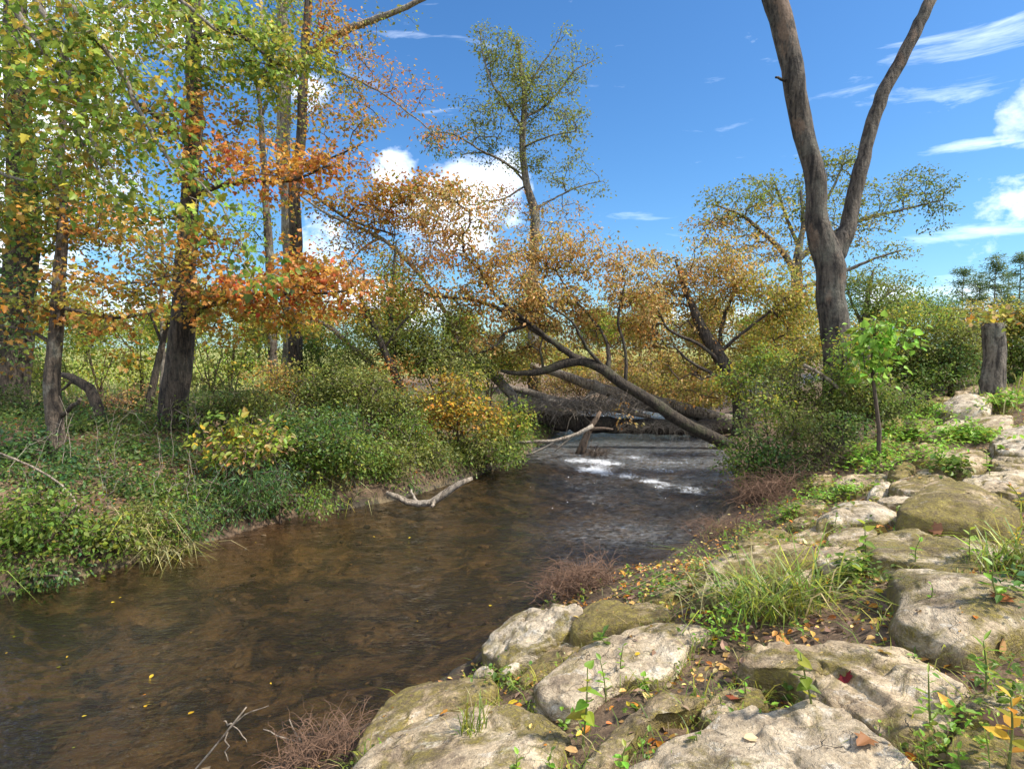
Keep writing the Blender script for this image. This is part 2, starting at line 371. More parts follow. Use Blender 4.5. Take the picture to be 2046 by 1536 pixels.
def ground_mat():
    N = NT('ground_soil')
    co = N.n('NewGeometry').outputs[0]
    bed = N.n('Attribute', {'attribute_name': 'bed'}).outputs[2]
    fld = N.n('Attribute', {'attribute_name': 'field'}).outputs[2]
    snd = N.n('Attribute', {'attribute_name': 'sand'}).outputs[2]
    a = N.noise(co, .9, 6, .6); b = N.noise(co, 7, 7, .7, .4); c3 = N.noise(co, 42, 5, .75)
    soil = N.ramp(b, [(.3, (.055, .034, .020)), (.5, (.155, .10, .058)), (.7, (.30, .205, .125))])
    soil = N.mix(.7, soil, N.ramp(c3, [(.3, (.45, .42, .4)), (.55, (1, 1, 1)), (.75, (1.6, 1.5, 1.35))]), 'MULTIPLY')
    mossy = N.ramp(N.noise(co, 2.2, 6, .7), [(.54, (0, 0, 0)), (.66, (1, 1, 1))])
    soil = N.mix(N.math('MULTIPLY', mossy, .45), soil, (.09, .085, .025))
    vo = N.n('TexVoronoi', None, Vector=N.n('VectorMath', {'operation': 'ADD'}, i0=co, i1=N.n('TexNoise', None, Vector=co, Scale=6.0, Detail=3.0).outputs[1]).outputs[0], Scale=5.2)
    st = N.ramp(vo.outputs[1], [(.0, (.10, .075, .045)), (.35, (.19, .14, .08)), (.6, (.065, .055, .04)), (1, (.24, .185, .11))])
    bedc = N.mix(N.ramp(a, [(.42, (0, 0, 0)), (.6, (1, 1, 1))]), st, N.ramp(b, [(.32, (.065, .05, .03)), (.52, (.20, .145, .075)), (.7, (.40, .29, .155))]))
    weed = N.ramp(N.noise(co, 1.9, 6, .74, .8), [(.47, (0, 0, 0)), (.55, (1, 1, 1))])
    bedc = N.mix(N.math('MULTIPLY', weed, .88), bedc, (.028, .028, .022))
    bedc = N.mix(.5, bedc, N.ramp(c3, [(.3, (.5, .5, .5)), (.7, (1.4, 1.4, 1.4))]), 'MULTIPLY')
    bedc = N.mix(snd, bedc, N.ramp(b, [(.3, (.16, .10, .06)), (.7, (.30, .19, .12))]))
    c = N.mix(bed, soil, bedc)
    zz = N.n('SeparateXYZ', None, Vector=co).outputs[2]
    wet = N.ramp(N.math('ADD', zz, N.math('MULTIPLY', b, .12)), [(.06, (.30, .28, .27)), (.42, (1, 1, 1))])
    c = N.mix(N.math('SUBTRACT', 1.0, bed, True), c, N.mix(1.0, c, wet, 'MULTIPLY'))
    fc = N.ramp(N.noise(co, 1.3, 6, .7), [(.3, (.13, .15, .03)), (.55, (.26, .26, .06)), (.75, (.38, .35, .12))])
    c = N.mix(fld, c, fc)
    bp = N.n('Bump', None, Strength=.9, Distance=.04, Height=N.math('ADD', b, N.math('MULTIPLY', c3, .5))).outputs[0]
    return N.out(N.n('BsdfPrincipled', None, Base_Color=c, Roughness=.95, Normal=bp).outputs[0])
M['ground'] = ground_mat()
def water_mat():
    N = NT('stream_water')
    co = N.n('NewGeometry').outputs[0]
    foam = N.n('Attribute', {'attribute_name': 'foam'}).outputs[2]
    rip = N.n('Attribute', {'attribute_name': 'ripple'}).outputs[2]
    sheen = N.n('Attribute', {'attribute_name': 'silver_sheen'}).outputs[2]
    mp = N.n('Mapping', None, Vector=co, Rotation=(0, 0, R(38)), Scale=(1.0, 2.4, 1)).outputs[0]
    a = N.noise(mp, 3.2, 3, .55, .6); b = N.noise(mp, 11, 4, .6, .5); c3 = N.noise(mp, 30, 3, .6)
    hg = N.math('ADD', N.math('ADD', N.math('MULTIPLY', a, .9), N.math('MULTIPLY', b, .45)), N.math('MULTIPLY', c3, .12))
    hg = N.math('MULTIPLY', hg, rip)
    bp = N.n('Bump', None, Strength=1.0, Distance=.06, Height=hg).outputs[0]
    fr = N.n('Fresnel', None, IOR=1.33, Normal=bp).outputs[0]
    tr = N.n('BsdfTransparent', None, Color=(.65, .57, .455, 1))
    gl = N.n('BsdfGlossy', None, Color=(1, 1, 1, 1), Roughness=N.math('ADD', .045, N.math('MULTIPLY', sheen, .15)), Normal=bp)
    w = N.n('MixShader', None, i0=N.math('MULTIPLY', fr, 1.35, True), i1=tr.outputs[0], i2=gl.outputs[0]).outputs[0]
    st = N.ramp(N.noise(N.n('Mapping', None, Vector=co, Rotation=(0, 0, R(38)), Scale=(1.0, 3.0, 1)).outputs[0], 8, 8, .75, 1.3), [(.48, (0, 0, 0)), (.72, (1, 1, 1))])
    w = N.n('MixShader', None, i0=N.math('MULTIPLY', N.math('MULTIPLY', st, sheen), .75, True), i1=w, i2=N.n('BsdfDiffuse', None, Color=(.60, .63, .65, 1)).outputs[0]).outputs[0]  # grey streaks mixed in as a painted silver sheen of reflected sky
    fn = N.noise(N.n('Mapping', None, Vector=co, Rotation=(0, 0, R(38)), Scale=(2.2, 1.0, 1)).outputs[0], 6.5, 9, .8, 1.4)
    ff = N.ramp(N.math('ADD', fn, N.math('MULTIPLY', foam, .36)), [(.66, (0, 0, 0)), (1.0, (1, 1, 1))])
    wh = N.n('BsdfDiffuse', None, Color=(.78, .80, .82, 1))
    return N.out(N.n('MixShader', None, i0=N.math('MULTIPLY', ff, .85), i1=w, i2=wh.outputs[0]).outputs[0])
M['water'] = water_mat()
# ---------------------------------------------------------------- ground and water
def axis(a, b, step, far, gr=1.13):
    v = list(np.arange(a, b + 1e-6, step)); s = step; x = b
    while x < far: s *= gr; x += s; v.append(x)
    s = step; x = a; w = []
    while x > -far: s *= gr; x -= s; w.append(x)
    return np.array(w[::-1] + v)
def sheet(name, xs, ys, zf, mat, attrf, keep=None):
    X, Y = np.meshgrid(xs, ys); Z = zf(X, Y)
    V = np.stack([X.ravel(), Y.ravel(), Z.ravel()], 1)
    nx, ny = len(xs), len(ys)
    i = np.arange(ny - 1)[:, None] * nx; j = np.arange(nx - 1)[None]
    Q = np.stack([i + j, i + j + 1, i + nx + j + 1, i + nx + j], -1).reshape(-1, 4)
    if keep is not None:
        k = keep(V[:, 0], V[:, 1]); Q = Q[k[Q].any(1)]
        u = np.unique(Q); mp = np.full(len(V), -1); mp[u] = np.arange(len(u)); V = V[u]; Q = mp[Q]
    return put(name, mesh_np(name, V, [Q], mat, None, True, attrf(V[:, 0], V[:, 1])))
def gattr(x, y):
    ins = inside(x, y); dl = pdist(x, y, LB); dr = pdist(x, y, RB)
    bed = np.where(ins, 1.0, sstep(.12, 0, np.minimum(dl, dr)))
    left = dl < dr
    fld = np.where(left & ~ins, sstep(7, 10, dl), np.where(~ins, sstep(12, 18, dr), 0))
    bar = np.exp(-(((x + 3.25) / .8) ** 2 + ((y - 8.1) / .8) ** 2)) * sstep(1.3, .1, dl)
    return {'bed': bed, 'field': fld, 'sand': np.clip(bar * .8, 0, 1)}
g = sheet('ground', axis(-8, 10, .06, 600), axis(1.0, 19, .06, 700), height, M['ground'], gattr); g['kind'] = 'structure'
def waves(x, y):
    u = (x - RIF[0]) * RN[0] + (y - RIF[1]) * RN[1]
    t = (x - RIF[0]) * RN[1] - (y - RIF[1]) * RN[0]
    q = np.stack([x.ravel(), y.ravel(), 0 * x.ravel()], 1)
    flow = np.stack([u.ravel() * 1.0, t.ravel() * 2.2, 0 * u.ravel()], 1)
    cross = np.stack([u.ravel() * 3.0, t.ravel() * .9, 0 * u.ravel()], 1)
    rif = np.exp(-((u + .30 + .55 * fbm(q * 1.3, 3, 7).reshape(x.shape)) / .7) ** 2)
    up_ = sstep(-.1, 1.2, u) * .55
    chev = np.exp(-(((x - 1.5) / .9) ** 2 + ((y - 7.9) / .6) ** 2))
    amp = .007 + .024 * rif + .016 * up_ + .02 * chev + .012 * sstep(5, 0, np.abs(u + 1))
    return wz(x, y) + amp * (fbm(cross * 1.2, 4, 9).reshape(x.shape) + .5 * fbm(flow * 3, 3, 10).reshape(x.shape)), rif, up_, chev
def wattr(x, y):
    z, rif, up_, chev = waves(x, y)
    t = (x - RIF[0]) * RN[1] - (y - RIF[1]) * RN[0]
    u = (x - RIF[0]) * RN[0] + (y - RIF[1]) * RN[1]
    qq = np.stack([x.ravel(), y.ravel(), 0 * x.ravel()], 1); w1 = fbm(qq * 1.1, 3, 51).reshape(x.shape); w2 = fbm(qq * 2.3, 3, 52).reshape(x.shape)
    line = lambda u0, wd, t0, t1: np.exp(-((u - u0 - .35 * w1) / (wd * 1.7)) ** 2) * sstep(t0 - .4, t0 + .4, t) * sstep(t1 + .4, t1 - .4, t)
    foam = .85 * line(-.05, .16, .6, 3.4) + .7 * line(.55, .14, .2, 1.6) + .6 * line(.75, .16, 2.0, 3.6) + .55 * line(-.5, .22, 2.4, 4.0) + .55 * line(1.4, .2, 1.0, 2.6)
    foam = 1.15 * foam * (.8 + 1.1 * w2) + .10 * up_ + .22 * chev
    glint = np.exp(-(((x + 1.45) / .7) ** 2 + ((y - 5.6) / .9) ** 2))
    rip = .42 + .5 * rif + 2.6 * up_ + .6 * chev + .75 * sstep(6, 10.5, y + .5 * x) + .5 * glint
    sheen = .62 * sstep(-.3, .8, u) * sstep(14, 6, u) + .5 * chev + .16 * sstep(-4.5, -.5, u) * sstep(.6, 1.8, x + .12 * y - .9)  # where the painted silver sheen lies, strongest upstream of the riffle
    return {'silver_sheen': np.clip(sheen, 0, 1), 'foam': foam, 'ripple': np.clip(rip, 0, 2.2)}
wkeep = lambda x, y: inside(x, y) | (np.minimum(pdist(x, y, LB), pdist(x, y, RB)) < .35)
w = sheet('water', axis(-7, 6, .045, 70, 1.1), axis(2.0, 20, .045, 90, 1.1), lambda x, y: waves(x, y)[0], M['water'], wattr, wkeep); w['kind'] = 'structure'
# ---------------------------------------------------------------- rocks
BV, RIM = [], []          # rock surfaces and outlines, for what lies on and around them
def resample_loop(P, m, it=1):
    for _ in range(it):
        Q = np.roll(P, -1, 0); P = np.stack([.78 * P + .22 * Q, .22 * P + .78 * Q], 1).reshape(-1, 2)
    C = np.vstack([P, P[:1]]); L = np.concatenate([[0], np.cumsum(np.linalg.norm(np.diff(C, axis=0), axis=1))])
    t = np.linspace(0, L[-1], m, endpoint=False)
    return np.stack([np.interp(t, L, C[:, 0]), np.interp(t, L, C[:, 1])], 1)
def rock(poly, label, off=.16, moss=.25, white=.3, dome=.10, thick=.5, tilt=(0, 0), rough=1.0, sharp=.5, group='boulders of the rock bank', name='boulder', seed=None):
    poly = np.array(poly, float); seed = seed or int(rng.integers(1000)); off = off * .52
    cpx = poly.mean(0); poly = cpx + (poly - cpx) * 1.15; c0 = hit(cpx[0], cpx[1], off)
    ex = .5; gx = (h1(c0[0] + ex, c0[1]) - h1(c0[0] - ex, c0[1])) / (2 * ex); gy = (h1(c0[0], c0[1] + ex) - h1(c0[0], c0[1] - ex)) / (2 * ex)
    tl = (tilt[0] + .75 * gx + rng.normal(0, .03), tilt[1] + .45 * gy + rng.normal(0, .025))
    W = []                                          # outline on the sloping plane of the rock's top
    for px, py in poly:
        r = ray(px, max(py, 735)); q = CAM - c0
        den = r[2] - tl[0] * r[0] - tl[1] * r[1]; s = -(q[2] - tl[0] * q[0] - tl[1] * q[1]) / min(den, -.03)
        W.append((CAM + s * r)[:2])
    W = np.array(W)
    wid = np.ptp(W[:, 0]); dep = np.ptp(W[:, 1])
    if dep > 1.25 * wid:
        y0 = W[:, 1].min(); W[:, 1] = y0 + (W[:, 1] - y0) * 1.25 * wid / dep
    c = W.mean(0); size = math.sqrt(wid * max(np.ptp(W[:, 1]), .1)); dome = dome * (.75 if dome > .1 else .5)
    zt = c0[2] + tl[0] * (c[0] - c0[0]) + tl[1] * (c[1] - c0[1])
    m = int(np.clip(size * 170, 64, 170))
    O = resample_loop(W, m, 1 if sharp > .3 else 2) - c
    e = size * (.085 - .06 * sharp)
    th = max(thick * min(1, size * 1.3), zt - h1(*c) + .25)
    rings = [(s, dome * size * (1 - s ** 2.6)) for s in np.linspace(0.03, .93, 26)]
    rings += [(.955, -.10 * e), (.975, -.35 * e), (.992, -.8 * e), (1.004, -1.5 * e)]
    for k in np.linspace(.06, 1, 16): rings.append((1.012 + (.05 - .10 * k) * (1 - sharp) + .015 * k, -1.5 * e - k * th))
    V = [np.array([[0, 0, dome * size]])]
    for s, z in rings:
        V.append(np.column_stack([O * s, np.full(m, z) + tl[0] * O[:, 0] * min(s, 1) + tl[1] * O[:, 1] * min(s, 1)]))
    V = np.concatenate(V)
    k = 1.0 / size
    nv = lambda f, o, sd: np.stack([fbm(V * f, o, seed + sd + q) for q in (0, 31, 57)], 1)
    low = .045 * nv(1.7 * k, 2, 1) * np.array([1, 1, .9])
    rid = np.abs(fbm(V * 3.2 * k, 3, seed + 77)); rid2 = np.abs(fbm(V * 7 * k + 3, 3, seed + 99))
    mid = .014 * nv(4.5 * k, 3, 2) + .007 * nv(14 * k, 3, 4)
    V = V + rough * size * (low + mid); V[:, 2] -= rough * size * (.028 * np.exp(-(rid / .07) ** 2) + .009 * np.exp(-(rid2 / .08) ** 2)) * (.4 + .6 * sharp)
    # layered broken ledges on the flanks, flat steps on the top
    ph = rng.random() * 6; q = V[:, 2] + .22 * V[:, 0] * math.cos(ph) + .22 * V[:, 1] * math.sin(ph)
    lz = q / (size * .11) + 1.1 * fbm(V * 1.8 * k, 2, seed + 5); fr = lz - np.floor(lz)
    fl = (V[:, 2] < -e * .6)
    V[:, :2] *= (1 + .045 * rough * (np.abs(fr - .5) * 2 - .5) * fl * (.35 + sharp))[:, None]
    st = np.floor(lz) + np.clip((fr - .5) * 3 + .5, 0, 1)
    V[:, 2] += np.where(fl, 0, (st - lz) * size * .11 * .55 * rough * sharp)
    nr = len(rings); i = 1 + np.arange(nr - 1)[:, None] * m; j = np.arange(m)[None]; j2 = (j + 1) % m
    area = np.sum(O[:, 0] * np.roll(O[:, 1], -1) - np.roll(O[:, 0], -1) * O[:, 1])
    Q = np.stack([i + j, i + m + j, i + m + j2, i + j2], -1).reshape(-1, 4)
    T = np.stack([np.zeros(m, int), 1 + np.arange(m), 1 + (np.arange(m) + 1) % m], 1)
    if area < 0: Q = Q[:, ::-1]; T = T[:, ::-1]
    o = put(name, mesh_np(name, V, [Q, T], M['rock']), None, (c[0], c[1], zt))
    BV.append((V + np.array([c[0], c[1], zt]), Q)); RIM.append(O * 1.06 + c)
    tag(o, label, 'rock', group); o['moss'] = float(moss + .04); o['white'] = float(white)
    return o
rock([(1285, 1536), (1402, 1471), (1496, 1425), (1543, 1436), (1570, 1421), (1641, 1405), (1684, 1425), (1735, 1475), (1793, 1536), (1840, 1610), (1600, 1700), (1300, 1660), (1200, 1600)], 'big pale flat slab at the bottom edge with a notched far rim', .18, .05, .75, .05)
rock([(1504, 1288), (1516, 1276), (1578, 1268), (1696, 1268), (1793, 1288), (1833, 1315), (1872, 1339), (1911, 1358), (1907, 1386), (1866, 1434), (1805, 1460), (1754, 1456), (1707, 1413), (1653, 1401), (1621, 1382), (1598, 1347), (1571, 1331), (1516, 1327), (1500, 1311)], 'wide tan slab with layered edge behind the pale bottom slab', .20, .16, .4, .05, sharp=.8)
rock([(1735, 1131), (1793, 1128), (1872, 1135), (1950, 1147), (2008, 1171), (2046, 1206), (2065, 1240), (2010, 1250), (1969, 1275), (1946, 1300), (1918, 1305), (1856, 1280), (1813, 1255), (1770, 1236), (1750, 1210), (1762, 1178)], 'big rounded whitish boulder with mossy far end at the right edge', .22, .28, .6, .16, .6, sharp=.0)
rock([(1750, 1085), (1766, 1061), (1825, 1053), (1856, 1065), (1911, 1073), (1989, 1085), (2028, 1100), (2020, 1112), (1961, 1124), (1926, 1139), (1872, 1135), (1813, 1120), (1762, 1116)], 'flat pale slab with a mossy yellow left shoulder', .22, .42, .55, .04)
rock([(1793, 1030), (1825, 1002), (1856, 979), (1911, 969), (1961, 983), (2024, 1010), (2028, 1026), (1997, 1050), (1911, 1042), (1840, 1038)], 'large humped boulder covered in yellow green moss', .42, .55, .2, .10, .6, sharp=.2)
rock([(1924, 959), (1950, 948), (2008, 940), (2046, 938), (2085, 948), (2077, 979), (2008, 983), (1950, 971)], 'wide tan slab cut by the right edge behind the mossy hump', .34, .2, .35, .05, .6)
rock([(1774, 968), (1809, 952), (1872, 948), (1911, 963), (1866, 981), (1813, 984)], 'tan block with a shadowed front left of the right edge slab', .26, .3, .25, .06)
rock([(1720, 980), (1738, 966), (1765, 970), (1772, 988), (1745, 999), (1725, 995)], 'small whitish stone with smooth sides beside the tan block', .16, .05, .9, .2, .3)
rock([(1752, 996), (1800, 989), (1830, 994), (1812, 1004), (1768, 1005)], 'low white flat stone lying before the small whitish stone', .10, .0, .8, .05, .3)
rock([(1629, 1034), (1653, 1010), (1696, 1001), (1739, 1006), (1789, 1026), (1764, 1049), (1715, 1044), (1676, 1048), (1633, 1056)], 'lumpy white grey boulder left of the moss covered hump', .26, .1, .85, .14, .5, sharp=.2)
rock([(1565, 1074), (1629, 1042), (1642, 1061), (1618, 1086)], 'narrow pointed tan slab below the lumpy white boulder', .14, .15, .4, .03)
rock([(1567, 1003), (1590, 996), (1640, 999), (1642, 1015), (1610, 1022), (1573, 1020)], 'brown block on the bank above the dry brush', .24, .25, .15, .06)
rock([(1609, 954), (1630, 944), (1652, 946), (1655, 964), (1625, 970)], 'brown angular stone at the left end of the weeds', .22, .2, .15, .08)
rock([(1656, 957), (1680, 947), (1725, 950), (1732, 965), (1700, 977), (1662, 974)], 'pale brown slanted stone under the bright green weeds', .22, .2, .35, .08)
rock([(1418, 1132), (1441, 1108), (1481, 1096), (1571, 1081), (1625, 1100), (1600, 1122), (1559, 1135), (1520, 1147), (1434, 1139)], 'long brown boulder at the water side behind the grass tuft', .24, .30, .2, .08)
rock([(1473, 1094), (1500, 1065), (1540, 1053), (1570, 1060), (1562, 1080), (1510, 1090)], 'brown sloping stone with small weeds behind the long brown boulder', .16, .3, .2, .06)
rock([(1621, 1102), (1650, 1092), (1700, 1094), (1716, 1108), (1702, 1127), (1650, 1124), (1625, 1117)], 'pinkish cracked block behind the grass tuft', .16, .05, .45, .06, sharp=.9)
rock([(1285, 1196), (1320, 1168), (1365, 1152), (1372, 1172), (1316, 1200)], 'tan slanted stone next to the brown twig pile', .14, .2, .35, .05)
rock([(1387, 1170), (1410, 1152), (1450, 1152), (1478, 1165), (1455, 1188), (1402, 1188)], 'whitish stone half hidden by grass blades', .16, .1, .7, .08)
rock([(1084, 1363), (1105, 1343), (1164, 1299), (1223, 1273), (1311, 1247), (1384, 1253), (1400, 1264), (1360, 1284), (1352, 1301), (1314, 1337), (1254, 1346), (1210, 1361), (1184, 1386), (1135, 1397)], 'long smooth pale slab pointing at the water, dark front corner', .22, .03, .6, .03, .6, sharp=1.0, rough=.7)
rock([(1030, 1232), (1064, 1220), (1105, 1213), (1143, 1214), (1160, 1223), (1146, 1246), (1129, 1258), (1098, 1278), (1062, 1296), (1025, 1312), (1000, 1316), (976, 1282), (1000, 1258)], 'white angular boulder with a steep face at the waterline', .40, .16, .9, .08, .9, tilt=(.12, .05), sharp=.9)
rock([(1140, 1248), (1164, 1220), (1193, 1205), (1235, 1202), (1268, 1226), (1266, 1245), (1220, 1256), (1170, 1266), (1148, 1270)], 'ochre mossy hump right of the white angular boulder', .28, .6, .1, .12, sharp=.1)
rock([(1036, 1352), (1060, 1325), (1105, 1285), (1150, 1262), (1170, 1275), (1124, 1312), (1094, 1342), (1060, 1369)], 'soil covered narrow ledge between the white boulder and pale slab', .16, .4, .05, .05)
rock([(945, 1349), (958, 1333), (978, 1331), (988, 1345), (968, 1354)], 'small bluish grey round stone at the water edge', .16, .0, 1.0, .25, .3, sharp=.0, name='stone', group='small stones on the bank')
rock([(998, 1343), (1010, 1325), (1038, 1318), (1034, 1335), (1012, 1348)], 'grey stone wedged under the white angular boulder', .18, .05, 1.0, .2, .3, sharp=.0, name='stone', group='small stones on the bank')
rock([(753, 1434), (779, 1400), (814, 1373), (859, 1366), (936, 1354), (978, 1368), (958, 1404), (890, 1421), (814, 1444), (783, 1476), (728, 1514), (722, 1490)], 'long boulder with yellow moss rim beside the dark water', .26, .42, .25, .08, .8, sharp=.3)
rock([(787, 1482), (844, 1442), (924, 1419), (1020, 1404), (1045, 1415), (1092, 1434), (1134, 1469), (1130, 1499), (1090, 1560), (900, 1640), (690, 1640), (706, 1545)], 'broad tan boulder at the bottom edge with dirt and litter on top', .20, .22, .4, .08, .7, sharp=.3)
rock([(1183, 1509), (1246, 1446), (1281, 1411), (1311, 1390), (1358, 1394), (1408, 1397), (1372, 1419), (1314, 1434), (1272, 1470), (1244, 1515), (1215, 1545), (1180, 1570)], 'narrow curved tan rock rim beside bare soil', .14, .3, .35, .05)
rock([(1868, 825), (1900, 806), (1945, 798), (1972, 810), (1978, 826), (1905, 830)], 'smooth blue grey boulder below the cut stump', .22, .0, 1.0, .16, .5, sharp=.1)
rock([(1831, 814), (1850, 800), (1880, 795), (1912, 800), (1892, 814)], 'brown mossy boulder left of the blue grey boulder', .20, .45, .1, .14)
rock([(1907, 788), (1930, 773), (1985, 771), (1992, 785), (1970, 797), (1920, 799)], 'tan upright block at the foot of the cut stump', .30, .15, .3, .05, .5)
rock([(1990, 795), (2000, 777), (2020, 790), (2028, 808), (2002, 808)], 'tan wedge stone right of the stump block', .26, .2, .3, .1, .5)
rock([(1918, 852), (1930, 832), (1980, 827), (2017, 836), (2012, 853), (1960, 862)], 'flat buff slab below the blue grey boulder', .18, .15, .5, .05)
rock([(1965, 866), (2010, 851), (2060, 842), (2074, 858), (2022, 870), (1975, 876)], 'thin mossy slab between two pale slabs at the right edge', .16, .5, .3, .05)
rock([(1980, 880), (2010, 862), (2060, 855), (2084, 870), (2074, 892), (2030, 897), (1995, 895)], 'bright white block with a sheer front at the right edge', .38, .0, 1.0, .04, .6, sharp=1.0)
rock([(1796, 852), (1815, 838), (1850, 840), (1864, 852), (1840, 861), (1805, 863)], 'grey stone with a mossy left side among low weeds', .22, .4, .6, .1)
rock([(1755, 848), (1770, 833), (1790, 835), (1797, 850), (1767, 858)], 'small mossy boulder next to the bushes', .22, .6, .2, .15)
rock([(1843, 870), (1870, 857), (1902, 862), (1897, 873), (1860, 878)], 'small tan stone peeking out of bright weeds', .18, .1, .3, .15)
rock([(1690, 908), (1715, 885), (1745, 872), (1780, 868), (1788, 880), (1755, 907), (1712, 916)], 'slanting olive mossy boulder near the trunk foot', .28, .65, .1, .1)
rock([(1812, 903), (1840, 888), (1880, 890), (1888, 905), (1852, 920), (1820, 919)], 'dark brown boulder overhung by bright weeds', .24, .3, .05, .12)
rock([(1856, 927), (1885, 903), (1920, 896), (1965, 905), (1978, 920), (1942, 934), (1880, 939)], 'tan boulder with a leaf strewn top below the white block', .26, .2, .3, .1)
rock([(1763, 942), (1785, 925), (1815, 928), (1822, 942), (1790, 955)], 'small mossy boulder with yellow leaved weed', .2, .5, .1, .15)
rock([(1900, 1480), (1960, 1440), (2040, 1430), (2100, 1460), (2090, 1520), (1990, 1540), (1920, 1530)], 'low soil stained rock among weeds in the bottom corner', .06, .4, .15, .06)
rock([(2040, 1120), (2070, 1100), (2130, 1105), (2140, 1140), (2080, 1150)], 'tan stone cut by the frame among dark grass', .16, .3, .3, .1)
for q, lab, mo, wh in [([(1440, 1160), (1480, 1140), (1530, 1145), (1540, 1165), (1490, 1180), (1450, 1178)], 'low tan stone under the pale grass behind the whitish stone', .2, .5),
                   ([(1545, 1150), (1580, 1128), (1620, 1130), (1625, 1155), (1580, 1170)], 'tan stone wedged between the long brown boulder and the grass tuft', .15, .5),
                   ([(1655, 1065), (1700, 1052), (1748, 1055), (1752, 1080), (1700, 1090), (1660, 1085)], 'flat buff stone in front of the lumpy white boulder', .15, .55),
                   ([(1580, 1030), (1612, 1026), (1632, 1036), (1600, 1050), (1578, 1046)], 'small brown stone under the block above the dry brush', .3, .3),
                   ([(1440, 1200), (1500, 1190), (1530, 1205), (1500, 1225), (1450, 1222)], 'half buried tan stone at the left of the long bladed grass', .3, .4),
                   ([(1240, 1215), (1285, 1203), (1330, 1210), (1340, 1232), (1290, 1242), (1250, 1240)], 'flat mossy tan stone behind the long smooth slab', .4, .35),
                   ([(1660, 905), (1690, 880), (1700, 895), (1690, 915), (1668, 920)], 'little brown stone left of the slanting mossy boulder', .2, .2),
                   ([(1700, 965), (1712, 945), (1760, 945), (1768, 962), (1730, 972)], 'small buff stone among the bright weeds above the tan block', .2, .5),
                   ([(1830, 945), (1850, 935), (1900, 940), (1915, 955), (1870, 962), (1838, 958)], 'low tan stone between the leaf strewn boulder and the tan block', .2, .5),
                   ([(1985, 920), (2010, 905), (2060, 905), (2080, 925), (2040, 938), (1995, 936)], 'buff slab tucked below the bright white block', .2, .6),
                   ([(1880, 850), (1900, 838), (1925, 842), (1920, 858), (1890, 862)], 'small pale stone left of the flat buff slab', .1, .7),
                   ([(1400, 1420), (1450, 1380), (1510, 1375), (1530, 1400), (1480, 1425), (1430, 1440)], 'low soil dusted stone behind the big bottom slab', .35, .3),
                   ([(1920, 1400), (1965, 1380), (2030, 1390), (2040, 1420), (1980, 1440), (1930, 1430)], 'mottled stone between the layered slab and corner weeds', .35, .4)]:
    rock(q, lab, .14, mo, wh, .05, .4, sharp=.6)
from mathutils.bvhtree import BVHTree
_n = 0; _v, _f = [], []
for a, b in BV: _v.append(a); _f.append(b + _n); _n += len(a)
TREE = BVHTree.FromPolygons(np.concatenate(_v).tolist(), np.concatenate(_f).tolist())
def surf(px, py):
    """first thing seen through a photo pixel: a boulder or the ground"""
    r = Vector(ray(px, py)); L = r.length; loc, nor, i, dist = TREE.ray_cast(Vector(CAM), r.normalized(), 40)
    g = hit(px, py)
    if loc is not None and dist < np.linalg.norm(g - CAM):
        n = np.array(nor); return np.array(loc), n if n[2] > 0 else -n
    return g, np.array([0, 0, 1.0])
def drop(x, y):
    loc, nor, i, d = TREE.ray_cast(Vector((x, y, 4)), Vector((0, 0, -1)), 8)
    return (None, None) if loc is None else (np.array(loc), np.array(nor) * (1 if nor[2] > 0 else -1))
# ---------------------------------------------------------------- woody plants
def grow(skel, targets, step=.22, up=.5, wob=.05):
    """join every target to the nearest node of the growing skeleton; returns the new paths and their radii"""
    N = [tuple(p) for p in skel]; par = [-1] * len(N); cnt = [0] * len(N)
    A = np.zeros((len(N) + len(targets) * 40, 3)); A[:len(N)] = N; n = len(N)
    d0 = np.array([np.min(np.linalg.norm(A[:n] - t, axis=1)) for t in targets])
    paths = []; par = np.full(len(A), -1); cnt = np.zeros(len(A))
    for ti in np.argsort(d0):
        t = targets[ti]
        dv = A[:n] - t
        cost = np.linalg.norm(dv, axis=1) + up * np.maximum(0, dv[:, 2] + .05)
        j = int(np.argmin(cost)); a = A[j].copy(); d = np.linalg.norm(t - a)
        k = int(np.clip(math.ceil(d / step), 2, 30))
        s = np.linspace(0, 1, k + 1)[1:, None]
        pth = a + (t - a) * s + np.array([0, 0, 1.0]) * (.12 * d * np.sin(s * math.pi) * (1 if up > 0 else -.5))
        pth[:-1] += rng.normal(0, wob * min(d, 1.2), (k - 1, 3)) if k > 1 else 0
        ids = list(range(n, n + k)); A[n:n + k] = pth; par[n] = j; par[n + 1:n + k] = np.arange(n, n + k - 1); n += k
        paths.append([j] + ids)
        q = ids[-1]
        while q >= 0: cnt[q] += 1; q = par[q]
    return A, paths, cnt
def leaf_cloud(g, T, dirs, nper, crad, pal, size, shape, flat, droop, spread=.6):
    n = len(T) * nper
    C = np.repeat(T, nper, 0); D0 = np.repeat(dirs, nper, 0)
    off = rng.normal(0, 1, (n, 3)) * crad * np.array([1, 1, flat])
    off -= D0 * rng.random((n, 1)) * crad * 1.0
    C = C + off
    D = off / (crad + 1e-6) * .6 + D0 * .5 + rng.normal(0, .5, (n, 3)) + np.array([0, 0, -droop])
    leaves(g, C, D, up_normals(n, spread), size * np.exp(rng.normal(0, .22, n)), np.repeat(pcol(pal, len(T), .18), nper, 0) * .35 + .65 * pcol(pal, n), shape)
def sample_blob(c, R3, n, holes, seed):
    out = np.zeros((0, 3)); tries = 0
    while len(out) < n and tries < 40:
        v = rng.uniform(-1, 1, (n * 3 + 8, 3)); v = v[(v ** 2).sum(1) < 1]
        p = c + v * R3
        k = vnoise(p * 1.5 / max(.25, float(min(R3[0], R3[2])) * .8) + seed) > holes
        out = np.vstack([out, p[k]]); tries += 1
    return out[:n]
